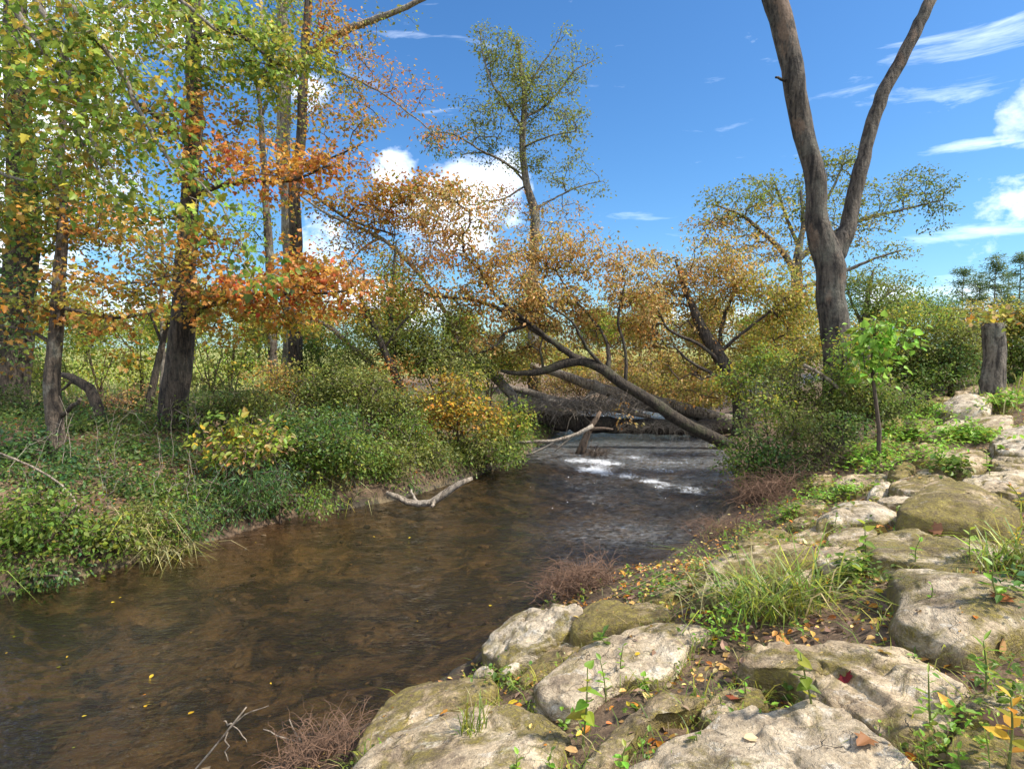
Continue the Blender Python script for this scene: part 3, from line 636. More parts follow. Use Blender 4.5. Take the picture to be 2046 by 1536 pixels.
def px_path(P, d, n=None):
    """photo polyline (px, py, width px[, depth offset]) -> points and radii"""
    Q = []
    for p in P:
        dd = d + (p[3] if len(p) > 3 else 0)
        Q.append([*at(p[0], p[1], dd), p[2] * .5 * dd / F])
    Q = np.array(Q)
    L = np.linalg.norm(np.diff(Q[:, :3], axis=0), axis=1).sum()
    n = n or int(np.clip(L / .16, 6, 60))
    Q = crom(Q, n); return Q[:, :3], np.maximum(Q[:, 3], .002)
def tree(name, label, cat, d, trunk, limbs=(), blobs=(), bark='bark', leaf=.06, shape='diamond', flat=.45, up=.5, droop=.2, group=None, twig='twig',
         tr=.0035, nper=26, crad=.26, rough=.10, holes=.42, base=None, stems=None, sides=12, twig_up=.12, flare=1.25, spread=.6, bare=None, density=1.0):
    """woody plant: trunk and limbs traced from the photo at their own depth, twigs grown to the leaf sprays"""
    seed = rng.random() * 50
    P, r = px_path(trunk, d)
    # carry the foot down into the ground
    b = P[0].copy(); gz = h1(b[0], b[1])
    if b[2] > gz - .1:
        k = max(2, int((b[2] - gz + .15) / .15))
        ext = np.array([[b[0], b[1], z] for z in np.linspace(gz - .2, b[2], k, endpoint=False)])
        P = np.vstack([ext, P]); r = np.concatenate([np.full(k, r[0]), r])
    hgt = P[:, 2] - max(gz, P[0, 2])
    r = r * (1 + (flare - 1) * np.exp(-np.maximum(hgt, 0) / (4 * r[0] + .05)))
    P = P + np.stack([fbm(P * 1.1 + q, 2, 3) for q in (3, 9, 15)], 1) * r[:, None] * .35
    o = root(name, (P[0][0], P[0][1], gz), label, cat, group); og = np.array(o.location)
    g = Geo(); tube(g, P, r, sides, rough, seed=int(seed)); g.obj('trunk' if sides > 6 else 'stem', M[bark], o, og)
    skel = [P[int(len(P) * .25):]] if len(limbs) < 1 else [P[int(len(P) * .4):]]
    for L in limbs:
        Q, q = px_path(L, d)
        Q[1:-1] += rng.normal(0, .008, (len(Q) - 2, 3))
        g = Geo(); tube(g, Q, q, 40 if q.max() > .1 and sides > 20 else 16 if q.max() > .1 else 8 if q.max() > .03 else 6, rough, seed=int(seed) + 1); g.obj('limb', M[bark], o, og)
        skel.append(Q)
    skel = np.vstack(skel)
    gl, gt = Geo(), Geo()
    T = []; meta = []
    area1 = .3 * leaf * leaf * (1.7 if shape in ('maple', 'heart') else 1.15 if shape == 'oval' else 1)
    for bl in blobs:
        cx, cy, rx, ry, dens, pal = bl[:6]; do = bl[6] if len(bl) > 6 else 0; dd = d + do
        R3 = np.array([rx * dd / F, 0, ry * dd / F]); R3[1] = bl[7] if len(bl) > 7 else min(R3[0] * .8, 1.6)
        n = max(3, int(dens * density * math.pi * R3[0] * R3[2] / area1 / .55 / nper))
        p = sample_blob(at(cx, cy, dd), R3, n, holes, seed)
        gr = h1(at(cx, cy, dd)[0], at(cx, cy, dd)[1])
        p[:, 2] = np.maximum(p[:, 2], height(p[:, 0], p[:, 1]) + .05)
        T.append(p); meta += [pal] * len(p)
    if T:
        T = np.vstack(T); meta = np.array(meta)
        A, paths, cnt = grow(skel, T, up=up, wob=.07)
        dirs = np.zeros_like(T)
        for pth in paths:
            pts = A[pth]; rr = np.minimum(tr * np.maximum(cnt[pth], 1) ** .42, .035); rr[0] = rr[1]; rr[-1] *= .6
            tube(gt, pts, rr * 1.25, 4 if len(paths) > 60 else 5, 0, False)
        ends = {tuple(np.round(A[p[-1]], 5)): A[p[-1]] - A[p[-2]] for p in paths}
        for i, t in enumerate(T):
            v = ends.get(tuple(np.round(t, 5)), np.array([0, 0, 1.0])); dirs[i] = v / (np.linalg.norm(v) + 1e-6)
        for pal in np.unique(meta):
            k = meta == pal
            leaf_cloud(gl, T[k], dirs[k], nper, crad, str(pal), leaf, shape, flat, droop, spread)
        gl.merge(gt)
        gl.obj('crown' if sides > 6 else 'foliage', [M['leaf'], M[twig]], o, og, smooth=False)
    return o
def shrub(name, label, bx, by, blobs, leaf=.05, shape='diamond', group=None, d=None, cat='shrub', nst=5, **kw):
    b = hit(bx, by) if d is None else at(bx, by, d)
    if d is None: d = float(np.dot(b - CAM, FW))
    cx = np.mean([q[0] for q in blobs]); top = min(q[1] for q in blobs)
    kw.setdefault('nper', 18); kw.setdefault('crad', .12); kw.setdefault('flat', .6); kw.setdefault('twig', 'twig'); kw.setdefault('up', .2); kw.setdefault('holes', .42)
    limbs = []
    for k in range(nst):
        q = blobs[k % len(blobs)]; jx = rng.normal(0, q[2] * .4)
        limbs.append([(bx + rng.normal(0, 5), by, 5 * 10 / d), ((bx + q[0] + jx) / 2, (by + q[1]) / 2 - 4, 3.6 * 10 / d), (q[0] + jx, q[1], 2.4 * 10 / d, rng.normal(0, .1))])
    w = 6 * 10 / d
    return tree(name, label, cat, d, [(bx, by, w), ((bx + cx) / 2, (by + top) / 2 + 8, w * .7), (cx, top + 8, w * .35)], limbs, blobs, 'wood_brown', leaf, shape, sides=6, group=group, flare=1, **kw)
# ------------------------------------------------ left bank trees
GL = 'trees on the far bank of the stream'
tree('tree', 'dark thick trunked tree leaning slightly at the left bank with flared foot', 'tree', 10.7,
     [(342, 880, 54), (348, 810, 50), (362, 700, 46), (372, 560, 40), (381, 400, 34), (386, 230, 31), (386, 80, 29), (382, -80, 34), (384, -300, 28), (380, -520, 16)],
     [[(388, 78, 15), (415, 70, 13, -.2), (440, 60, 12, -.4), (470, 66, 11, -.6), (500, 82, 9, -.7), (540, 120, 6, -.9)],
      [(383, 390, 12), (430, 375, 10, -.3), (500, 362, 8, -.8), (580, 362, 6, -1.2), (660, 330, 4, -1.4)],
      [(372, 640, 12), (430, 605, 11, -.4), (500, 590, 9, -.9), (600, 588, 7, -1.3), (700, 580, 4, -1.6)],
      [(384, 300, 11), (320, 240, 9, -.3), (250, 190, 6, -.7)], [(386, 60, 14), (320, -20, 10, .3), (240, -60, 7, .5)]],
     [(420, 55, 130, 100, .75, 'yg', -.6), (300, 30, 120, 90, .8, 'gy', .2), (290, 220, 130, 90, .55, 'go', -.5), (420, 245, 90, 50, .8, 'orr', -.7), (440, 335, 90, 50, .7, 'orr', -.7),
      (550, 345, 115, 65, .8, 'red', -1.1, 1.2), (640, 330, 60, 45, .7, 'red', -1.3), (430, 585, 120, 60, .85, 'orr', -.6), (560, 575, 130, 65, 1.1, 'red', -1.2, 1.2), (670, 580, 90, 55, .95, 'red', -1.5, 1.0),
      (620, 520, 60, 60, .9, 'red', -1.3), (500, 660, 90, 40, .45, 'og', -.8), (540, 120, 90, 60, .8, 'yg', -.9), (600, 90, 70, 50, .7, 'yg', -.9), (440, 150, 80, 60, .5, 'yg', -.7), (430, 470, 80, 70, .6, 'og', -.6), (520, 200, 60, 50, .35, 'yg', -.6), (330, 420, 110, 70, .5, 'gy', .3), (250, 560, 100, 60, .5, 'og', .3), (480, 620, 90, 40, .5, 'og', -.8), (560, 660, 80, 40, .35, 'of', -.9)],
     bark='bark_dark', leaf=.066, shape='maple', group=GL, nper=26, crad=.16, flat=.45, droop=.4, flare=1.22, density=1.0, holes=.47)
tree('tree', 'thin straight grey sapling trunk in front of the left bank brush', 'tree', 8.4,
     [(126, 985, 30), (120, 900, 29), (104, 780, 29), (112, 660, 26), (118, 560, 23), (126, 450, 20), (122, 340, 15), (128, 200, 10), (118, 60, 6)],
     [[(116, 612, 9), (170, 624, 8, -.1), (240, 634, 7, .1), (330, 615, 5, .4)], [(120, 545, 8), (170, 560, 6), (260, 566, 5, .2), (360, 545, 3, .4)], [(108, 690, 8), (60, 660, 6, .2), (0, 650, 5, .3)],
      [(124, 830, 10), (140, 815, 9, -.1), (160, 797, 7, -.2)]],
     [(210, 560, 150, 40, .55, 'og'), (230, 640, 150, 40, .45, 'og', .2), (70, 610, 90, 50, .5, 'og'), (60, 440, 100, 70, .7, 'go', .2), (180, 440, 110, 60, .55, 'og'), (110, 330, 110, 60, .7, 'go'), (300, 500, 90, 50, .5, 'og', .3), (30, 720, 60, 40, .25, 'og'), (240, 700, 80, 30, .2, 'og', .2)],
     bark='bark', leaf=.062, shape='maple', group=GL, nper=18, crad=.15, flat=.4, up=.2, holes=.46)
tree('tree', 'ivy clad thick trunk standing at the far left edge', 'tree', 13,
     [(5, 830, 62), (22, 700, 60), (38, 560, 58), (48, 430, 54), (40, 250, 46), (30, 60, 40), (30, -200, 30)], [],
     [(30, 620, 55, 120, .7, 'dg', -.3, .5), (50, 460, 55, 90, .9, 'dg', -.3, .5), (150, 420, 120, 90, .8, 'g', .3), (60, 250, 140, 120, .9, 'g'), (220, 330, 110, 100, .6, 'go', .5), (130, 80, 150, 100, .8, 'gy', .5), (240, 450, 100, 60, .5, 'g', .5), (-60, 500, 80, 150, .8, 'dg')],
     bark='bark_dark', leaf=.085, group=GL, nper=26, crad=.3)
tree('tree', 'tall pale grey trunk with a high fork, left of a darker twin trunk', 'tree', 17,
     [(583, 780, 31), (580, 690, 31), (577, 560, 30), (575, 430, 29), (565, 330, 27), (566, 220, 26), (573, 150, 25), (566, 60, 22), (570, -60, 18), (560, -250, 12)],
     [[(572, 165, 18), (545, 130, 14, .2), (530, 80, 10, .4), (520, 0, 7, .6)], [(600, 120, 13), (640, 92, 14, -.2), (690, 62, 14, -.4), (740, 42, 13, -.7), (800, 20, 11, -.9), (860, -10, 9, -1)], [(576, 160, 12), (600, 130, 12)],
      [(640, 135, 5, -.3), (690, 150, 4.5, -.6), (760, 185, 4, -1), (820, 228, 3, -1.2), (875, 275, 2, -1.4)]],
     [(590, 40, 90, 70, .5, 'yg'), (520, 100, 70, 80, .4, 'ol', .4), (700, 90, 70, 40, .3, 'br', -.5), (790, 40, 60, 30, .12, 'ol', -.9), (770, 150, 60, 40, .32, 'rb', -.9), (830, 190, 50, 40, .25, 'rb', -1.2), (700, 220, 80, 50, .3, 'og', -.6), (560, 200, 60, 100, .18, 'ol', .5), (650, 170, 60, 50, .4, 'yg', -.3), (880, 265, 50, 25, .35, 'rb', -1.3)],
     bark='bark_pale', leaf=.085, group=GL, nper=14, crad=.2, holes=.46)
tree('tree', 'darker twin trunk reaching up behind the orange maple leaves', 'tree', 16,
     [(590, 770, 27), (588, 640, 27), (590, 480, 25), (590, 350, 22), (602, 270, 20), (606, 180, 19), (612, 80, 17), (620, -20, 15), (630, -200, 9)],
     [[(592, 372, 7), (640, 400, 6, -.3), (700, 440, 5, -.5), (790, 470, 4, -.7)], [(596, 330, 6), (650, 320, 5, -.2), (720, 290, 3, -.5)]],
     [(650, 60, 60, 60, .5, 'rb'), (690, 260, 80, 50, .4, 'og', -.3), (740, 390, 80, 40, .75, 'orr', -.5), (660, 430, 60, 40, .4, 'og', -.3), (820, 380, 90, 35, .9, 'orr', -.7), (610, 200, 40, 80, .3, 'og'), (700, 330, 50, 40, .4, 'rb', -.4), (880, 370, 60, 30, .7, 'orr', -.8)],
     bark='bark_dark', leaf=.08, shape='maple', group=GL, nper=14, crad=.2, flat=.4)
tree('tree', 'slim dark stem just left of the paired tall trunks', 'tree', 15,
     [(546, 760, 18), (544, 640, 18), (538, 500, 17), (530, 400, 14), (526, 300, 12), (518, 200, 9), (505, 110, 6), (498, 40, 4)], [[(524, 230, 6), (540, 190, 5), (545, 140, 3)]],
     [(515, 150, 50, 70, .2, 'ol'), (520, 270, 50, 60, .2, 'ol'), (500, 470, 60, 80, .35, 'yg')], bark='bark', leaf=.08, group=GL, nper=14, crad=.28)
tree('sapling', 'slender dark sapling bent toward the thick trunk', 'tree', 11.6, [(288, 840, 15), (303, 780, 14), (318, 710, 12), (330, 665, 10), (345, 620, 7), (350, 560, 4)], [[(325, 690, 7), (305, 640, 5), (290, 590, 3)]],
     [(300, 600, 60, 50, .4, 'yg'), (350, 600, 50, 60, .3, 'og')], bark='bark_dark', leaf=.07, group='saplings on the far bank', nper=12, crad=.2)
tree('sapling', 'thin pale sapling stem close behind the thick trunk', 'tree', 13, [(322, 800, 10), (327, 740, 10), (326, 680, 9), (322, 600, 7), (324, 480, 5), (318, 380, 3)], [],
     [(315, 500, 50, 70, .35, 'yg'), (330, 640, 60, 40, .35, 'yg')], bark='bark_pale', leaf=.07, group='saplings on the far bank', nper=12, crad=.2)
# dead bent trunk
def limbwood(name, label, cat, d, path, branches=(), bark='deadwood', sides=10, rough=.14, group=None):
    P, r = px_path(path, d); c = P.mean(0)
    o = root(name, c, label, cat, group)
    g = Geo(); P = P + rng.normal(0, .25, P.shape) * r[:, None] * .3; tube(g, P, r, sides, rough, seed=int(rng.integers(99))); g.obj('trunk' if r.max() > .06 else 'stick', M[bark], o, c)
    for b in branches:
        Q, q = px_path(b, d); g = Geo(); Q[1:-1] += rng.normal(0, .008, (len(Q) - 2, 3)); tube(g, Q, q, 7, rough, seed=3); g.obj('branch', M[bark], o, c)
    return o
limbwood('dead_trunk', 'dark dead trunk bent over like a hook on the left bank', 'dead tree', 10.2, [(206, 900, 24), (200, 850, 23), (192, 805, 21), (178, 778, 20), (158, 762, 18), (138, 752, 14), (118, 748, 9)], [[(150, 758, 7), (128, 775, 5), (110, 790, 3)]], 'bark_dark')
# ------------------------------------------------ overhanging tree, trunk beyond the left edge
tree('overhanging_tree', 'leafy green tree reaching in from the upper left with pale arching branches', 'tree', 5.6,
     [(-1150, 1000, 110, 2), (-1130, 700, 100, 2), (-1000, 300, 90, 1.8), (-800, -150, 75, 1.4), (-560, -520, 55, .8)],
     [[(-760, -200, 42, 1.3), (-400, -330, 26, .5), (-120, -190, 16, .1), (0, -20, 14), (60, 60, 12), (90, 110, 11), (120, 200, 9), (142, 245, 8), (190, 330, 5, -.1), (235, 400, 3, -.2)],
      [(-600, -480, 36, .9), (-250, -330, 22, .3), (0, -120, 15), (75, 5, 13), (122, 85, 12), (150, 180, 11), (165, 240, 9, -.1), (205, 310, 7, -.2), (250, 360, 3, -.2)],
      [(-560, -520, 30, .8), (-180, -330, 18, .3), (60, -110, 14), (135, 5, 12), (205, 95, 10), (252, 160, 9), (285, 235, 8, -.1), (345, 325, 6, -.2), (420, 385, 4, -.3), (480, 470, 2.5, -.4)],
      [(-860, 0, 30, 1.5), (-400, 130, 18, .6), (-100, 290, 10, .1), (0, 345, 7), (60, 362, 6), (115, 372, 4)],
      [(-560, -520, 30, .8), (-100, -420, 18, 0), (200, -200, 11, -.3), (320, -40, 8, -.4), (430, 60, 6, -.5)]],
     [(70, 90, 150, 110, .75, 'gy'), (230, 130, 150, 120, .7, 'gy', -.1), (120, 260, 150, 90, .6, 'gy', -.1), (320, 280, 130, 90, .55, 'gy', -.2), (330, 60, 110, 60, .3, 'yg', -.3), (400, 400, 90, 60, .55, 'gy', -.3), (490, 510, 70, 45, .5, 'gy', -.4), (60, 400, 110, 60, .5, 'go', 0), (430, 40, 80, 40, .25, 'yg', -.5), (240, 400, 80, 50, .35, 'gy', -.2), (20, 220, 90, 80, .6, 'go', .2), (560, 540, 50, 40, .25, 'gy', -.4), (-150, 60, 150, 180, .6, 'gy', .3), (-220, 330, 140, 120, .5, 'go', .4), (-60, 480, 90, 60, .4, 'go', .2)],
     bark='bark_pale', leaf=.056, shape='maple', density=.85, nper=15, crad=.11, flat=.7, droop=.7, twig='twig_pale', tr=.0025, up=-.1, holes=.46)
# ------------------------------------------------ middle: alder, leaning trees, thickets
tree('tree', 'tall airy tree standing alone against the sky in the middle', 'tree', 21,
     [(1068, 760, 23), (1068, 640, 22), (1066, 540, 21), (1069, 460, 20), (1066, 415, 18), (1052, 368, 15), (1044, 300, 13), (1046, 240, 13), (1047, 190, 10), (1040, 130, 7), (1035, 80, 4)],
     [[(1046, 262, 5.6), (1010, 205, 4.9, -.3), (985, 170, 4.2, -.5), (965, 110, 2.8, -.5), (960, 60, 1.8, -.5)], [(1047, 235, 5.6), (1085, 215, 4.9, .3), (1120, 180, 4.2, .5), (1150, 140, 2.8, .7), (1190, 120, 1.8, .8)],
      [(1036, 345, 5.6), (1000, 320, 4.9, -.5), (960, 300, 4.2, -.8), (905, 268, 2.8, -1.1), (850, 268, 1.8, -1.3)], [(1050, 365, 4.9), (1010, 325, 4.2, .4), (960, 305, 2.8, .7), (920, 310, 2.1, .9)],
      [(1046, 295, 4.2), (1090, 275, 3.5, -.4), (1150, 262, 2.1, -.8)], [(1068, 420, 4.2), (1110, 395, 3.5, .3), (1160, 372, 2.8, .5), (1205, 362, 1.4, .6)], [(1046, 200, 4.2), (1075, 140, 3.5, .2), (1110, 90, 2.1, .3), (1125, 50, 1.4, .3)], [(1052, 370, 4.2), (1000, 400, 3.5, -.4), (960, 400, 2.1, -.6)]],
     [(1050, 160, 85, 70, .75, 'ol'), (985, 80, 45, 35, .55, 'ol', -.4), (1130, 75, 25, 40, .3, 'ol', .3), (1150, 140, 50, 45, .45, 'ol', .6), (1085, 230, 80, 55, .7, 'ol', .3), (960, 210, 60, 40, .35, 'ol', -.5), (990, 250, 70, 35, .5, 'ol', -.5), (900, 280, 60, 40, .5, 'dol', -1), (980, 310, 60, 30, .4, 'dol', .6), (1010, 120, 60, 50, .55, 'ol'),
      (1140, 250, 50, 45, .4, 'ol', -.6), (1120, 330, 60, 45, .4, 'ol', .4), (1180, 375, 40, 25, .35, 'ol', .5), (1060, 430, 70, 40, .3, 'br'), (1000, 400, 60, 35, .35, 'rb', -.4), (1115, 440, 60, 50, .3, 'br', .3), (1060, 330, 50, 50, .4, 'ol')],
     bark='bark_gray', leaf=.085, nper=13, crad=.15, flat=.5, holes=.52, tr=.004, density=.82)
tree('leaning_tree', 'mossy dark tree leaning low out over the water from the right bank', 'tree', 14.2,
     [(1462, 895, 24), (1440, 882, 24), (1395, 860, 23), (1340, 828, 23), (1290, 795, 22), (1245, 765, 21), (1200, 735, 20), (1160, 722, 19), (1120, 728, 18), (1080, 742, 14), (1030, 745, 9), (1000, 740, 6)],
     [[(1170, 722, 17), (1145, 712, 14), (1100, 680, 12, -.1), (1060, 655, 10, -.2), (1000, 618, 9, -.4), (940, 598, 7, -.6), (880, 592, 6, -.7), (820, 575, 4, -.9)],
      [(1100, 680, 9, -.1), (1050, 640, 8, -.3), (990, 590, 7, -.3), (960, 540, 6, -.4), (930, 510, 5, -.4), (922, 450, 3, -.5)], [(1215, 742, 11), (1215, 700, 8, .2), (1200, 660, 6, .3), (1150, 600, 4, .5), (1110, 540, 3, .6)],
      [(1210, 738, 9), (1170, 690, 7, -.2), (1140, 640, 5, -.3), (1080, 600, 4, -.5)], [(1052, 650, 7, -.2), (1010, 665, 6, -.3), (990, 690, 5, -.4), (960, 705, 4, -.4), (860, 718, 3, -.5)], [(1250, 765, 8), (1250, 700, 6, .1), (1235, 640, 5, .2), (1250, 560, 3, .2)], [(1085, 735, 6), (1080, 690, 4, .1), (1095, 650, 3, .2)]],
     [(920, 430, 110, 60, .6, 'br', -.5), (1000, 500, 90, 60, .75, 'br', -.4), (880, 520, 80, 50, .5, 'rb', -.7), (1010, 590, 100, 60, .8, 'br', -.3), (1130, 500, 90, 60, .65, 'br', .5), (1100, 600, 110, 60, .6, 'br', .5), (1060, 680, 100, 40, .45, 'br', .7, .5), (1170, 660, 90, 50, .5, 'br', .9, .5), (1240, 560, 80, 60, .6, 'br', .5), (1240, 690, 80, 50, .4, 'bo', .9, .5), (1180, 580, 80, 60, .8, 'br', .4), (1210, 500, 60, 40, .4, 'br', .3), (820, 590, 70, 40, .4, 'rb', -.9), (960, 660, 70, 40, .6, 'br', -.4), (1280, 740, 50, 30, .25, 'bo', .9, .4), (1070, 540, 50, 90, .6, 'br', .3), (1070, 620, 70, 50, .4, 'bo', .6), (1020, 690, 60, 25, .3, 'bo', .5, .4), (880, 590, 80, 40, .4, 'br', -.6), (940, 620, 60, 50, .45, 'og', -.5), (1240, 830, 50, 20, .15, 'br', -.4, .2)],
     bark='bark_moss', leaf=.08, nper=16, crad=.15, flat=.6, droop=.6, tr=.0035, up=.2, flare=1.1, holes=.43, density=1.05)
tree('leaning_tree', 'long thin pale trunk slanting up left from the log jam', 'tree', 15.3,
     [(1025, 790, 20), (985, 748, 19), (945, 712, 16), (925, 688, 13), (900, 640, 10), (868, 590, 9), (838, 548, 8.5), (800, 508, 8), (760, 475, 7), (700, 448, 6), (650, 425, 5), (600, 390, 4)],
     [[(925, 706, 9), (900, 712, 8, -.1), (875, 716, 6, -.2), (850, 714, 4, -.3)], [(920, 695, 8), (905, 660, 6, -.1), (895, 620, 4, -.2)], [(838, 548, 6), (860, 500, 4, .2), (850, 440, 3, .3)], [(760, 475, 6), (720, 500, 4, -.2), (690, 540, 3, -.3)]],
     [(850, 440, 90, 50, .7, 'rb', .2), (760, 420, 80, 45, .7, 'orr'), (700, 480, 70, 50, .45, 'og'), (830, 520, 70, 50, .5, 'br'), (760, 540, 70, 50, .4, 'og', -.2), (930, 390, 70, 30, .6, 'orr', .3)],
     bark='bark_pale', leaf=.08, nper=14, crad=.16, flat=.45, flare=1.0, holes=.42)
tree('tree', 'dark leaning trunk with orange tan foliage on the right bank', 'tree', 15.5,
     [(1482, 850, 30), (1474, 790, 29), (1455, 745, 28), (1428, 700, 26), (1405, 660, 22), (1388, 625, 17), (1370, 580, 9), (1350, 520, 5)],
     [[(1440, 715, 9), (1440, 660, 8, .2), (1460, 600, 6, .4), (1490, 540, 4, .6)], [(1445, 730, 9), (1400, 690, 7, -.3), (1340, 660, 6, -.6), (1310, 610, 4, -.8)], [(1436, 705, 8), (1490, 660, 6, -.3), (1540, 620, 5, -.5), (1600, 580, 3, -.6)], [(1462, 765, 8), (1410, 740, 7, -.4), (1370, 715, 5, -.7), (1345, 690, 3, -.8)]],
     [(1310, 560, 70, 55, 1.0, 'br', .2), (1400, 560, 90, 50, 1.0, 'br', .4), (1350, 640, 90, 50, .8, 'br', .7), (1470, 570, 80, 60, 1.1, 'bo', .4), (1560, 590, 80, 60, 1.0, 'yo', -.2), (1460, 650, 90, 50, .6, 'bo', .9), (1560, 670, 70, 60, .8, 'yo', .6), (1360, 710, 90, 45, .6, 'bo', .9), (1280, 620, 60, 60, .9, 'br', -.5), (1450, 720, 80, 40, .5, 'yo', 1.0, .5), (1600, 620, 50, 60, .7, 'yo', -.4), (1400, 770, 90, 40, .7, 'bo', .3), (1290, 700, 50, 50, .7, 'bo', .2), (1430, 500, 60, 40, .7, 'bo', .2)],
     bark='bark_dark', leaf=.08, nper=16, crad=.16, flat=.6, droop=.5, holes=.43, density=.95)
tree('tree', 'wide spreading olive crowned tree seen through the forked trunk', 'tree', 22,
     [(1588, 780, 26), (1588, 660, 25), (1590, 590, 23), (1592, 540, 20), (1596, 495, 14), (1605, 450, 9), (1600, 380, 5)],
     [[(1592, 545, 14), (1560, 500, 11, -.3), (1530, 470, 9, -.5), (1480, 430, 6, -.8), (1430, 410, 3, -1)], [(1594, 520, 12), (1640, 480, 10, .3), (1720, 440, 7, .6), (1800, 420, 5, .9), (1880, 400, 3, 1)], [(1592, 580, 9), (1680, 545, 8, -.4), (1740, 520, 5, -.7), (1800, 500, 3, -.9)], [(1600, 470, 8), (1650, 400, 6, .2), (1680, 340, 4, .3), (1690, 300, 2, .3)], [(1598, 500, 8), (1570, 430, 6, .2), (1550, 370, 4, .3)]],
     [(1470, 395, 80, 45, .5, 'ol', -.8), (1550, 375, 80, 35, .55, 'ol', .2), (1650, 335, 60, 40, .5, 'ol', .2), (1430, 455, 60, 50, .5, 'bo', -.8), (1530, 440, 80, 40, .6, 'yo', -.2), (1700, 320, 40, 30, .4, 'ol', .3), (1760, 375, 80, 35, .55, 'ol', .6), (1850, 370, 60, 45, .55, 'dol', .9), (1760, 430, 80, 35, .4, 'ol', .5), (1870, 430, 45, 40, .35, 'dol', .9), (1770, 500, 70, 22, .4, 'ol', -.7), (1640, 410, 70, 40, .5, 'ol'), (1500, 500, 90, 35, .55, 'bo', -.4), (1600, 520, 60, 40, .4, 'yo'), (1700, 460, 60, 40, .35, 'yo', .3)],
     bark='bark_gray', leaf=.10, nper=15, crad=.17, flat=.4, holes=.46, tr=.005)
tree('tree', 'pale green tree behind the fork trunk near the horizon cloud', 'tree', 28,
     [(1735, 790, 16), (1730, 700, 15), (1728, 640, 13), (1735, 590, 9), (1745, 540, 4)], [[(1729, 650, 8), (1760, 600, 6), (1800, 570, 3)], [(1729, 660, 8), (1700, 600, 5), (1690, 560, 3)]],
     [(1740, 560, 50, 30, .8, 'ol'), (1790, 570, 40, 30, .6, 'ol'), (1720, 600, 60, 40, 1, 'g'), (1780, 620, 60, 30, 1, 'g'), (1700, 560, 35, 25, .6, 'ol')], leaf=.11, nper=18, crad=.35, tr=.006)
tree('forked_tree', 'big bare trunk forking into two high leafless limbs', 'tree', 11,
     [(1682, 850, 63.6), (1680, 790, 56.8), (1676, 720, 53.3), (1664, 640, 51.6), (1656, 570, 52.5), (1650, 510, 53.3), (1642, 475, 48.2), (1632, 420, 41.3), (1622, 350, 39.6), (1610, 290, 38.7), (1592, 200, 39.6), (1575, 110, 39.6), (1552, 20, 43.0), (1530, -60, 41.3), (1490, -220, 37.8), (1450, -420, 29.2), (1430, -650, 18.9)],
     [[(1660, 520, 44.7), (1676, 488, 37.8), (1692, 455, 31.0), (1702, 410, 29.2), (1712, 370, 28.4), (1722, 330, 26.7), (1735, 275, 25.8), (1752, 220, 24.1), (1775, 165, 24.9), (1806, 110, 24.1), (1836, 50, 24.1), (1862, -10, 23.2), (1900, -100, 21.5), (1960, -260, 17.2), (1990, -420, 10.3)],
      [(1576, 162, 5.2), (1566, 160, 6.0, -.12), (1550, 155, 4.3, -.28)]],
     [], bark='bark_fork', rough=.17, sides=44, flare=1.18)
# snag, stump
limbwood('snag', 'short broken pale stick poking out left of the forked trunk', 'stick', 10.4, [(1690, 790, 7), (1655, 757, 7), (1630, 742, 7), (1606, 729, 7)], (), 'deadwood', 7)
def stump():
    P, r = px_path([(1982, 790, 42), (1983, 770, 40), (1986, 730, 38), (1985, 690, 39), (1982, 647, 38)], 11.6, 14)
    b = P[0]; o = root('cut_stump', (b[0], b[1], h1(b[0], b[1])), 'tall weathered tree stump sawn flat on the rocky slope', 'stump'); og = np.array(o.location)
    P = np.vstack([[b[0], b[1], og[2] - .2], P]); r = np.concatenate([[r[0]], r])
    g = Geo(); tube(g, P, r, 40, .2, True, seed=4); g.obj('trunk', M['bark_gray'], o, og)
    g = Geo(); t = P[-1]; tube(g, np.array([t, t + [0, 0, .012]]), [r[-1] * .88] * 2, 20, .08, True); g.obj('cut_face', M['deadwood'], o, og)
    gl = Geo(); n = 90; C = t + rng.normal(0, 1, (n, 3)) * np.array([.28, .2, .10]) + [0, 0, .1]
    leaves(gl, C, rng.normal(0, 1, (n, 3)) + [0, 0, .3], up_normals(n), .09, pcol('yo', n), 'heart')
    for k in range(7):
        a = t + np.array([rng.normal(0, .1), rng.normal(0, .1), 0]); tube(gl, np.array([a, a + [rng.normal(0, .12), rng.normal(0, .1), .12], a + [rng.normal(0, .25), rng.normal(0, .2), .2]]), [.004, .003, .002], 4, 0, False, np.array([.12, .13, .03]))
    v = root('vine', t, 'yellowing vine sprouting over the flat top of the stump', 'vine'); gl.obj('foliage', M['leaf'], v, t, smooth=False)
stump()
# ------------------------------------------------ log jam and dead wood in the stream
limbwood('fallen_log', 'pale barkless log lying across the stream behind the leaning tree', 'log', 16.6, [(1060, 730, 14), (1120, 748, 17), (1180, 768, 21), (1230, 784, 23), (1300, 800, 24), (1380, 820, 24), (1450, 838, 22), (1500, 852, 20)], [[(1190, 778, 8), (1165, 800, 6, -.2), (1150, 822, 4, -.3)]], 'deadwood', 14)
limbwood('fallen_log', 'thin bleached log propped over the debris heap', 'log', 16.0, [(1085, 800, 9), (1140, 806, 12), (1200, 812, 13), (1250, 822, 12), (1300, 832, 9)], [[(1200, 812, 6), (1215, 795, 4, -.1), (1235, 785, 3, -.2)]], 'deadwood', 9)
limbwood('fallen_log', 'pale slanting log above the left end of the dark log', 'log', 16.4, [(1000, 772, 12), (1050, 782, 14), (1110, 800, 14), (1170, 818, 12)], (), 'bark_pale', 9)
limbwood('fallen_log', 'long pale trunk resting behind the arching leaning tree near the right bank', 'log', 16.9, [(1240, 800, 18), (1300, 812, 20), (1380, 828, 22), (1450, 838, 22), (1520, 848, 20)], (), 'deadwood', 12)
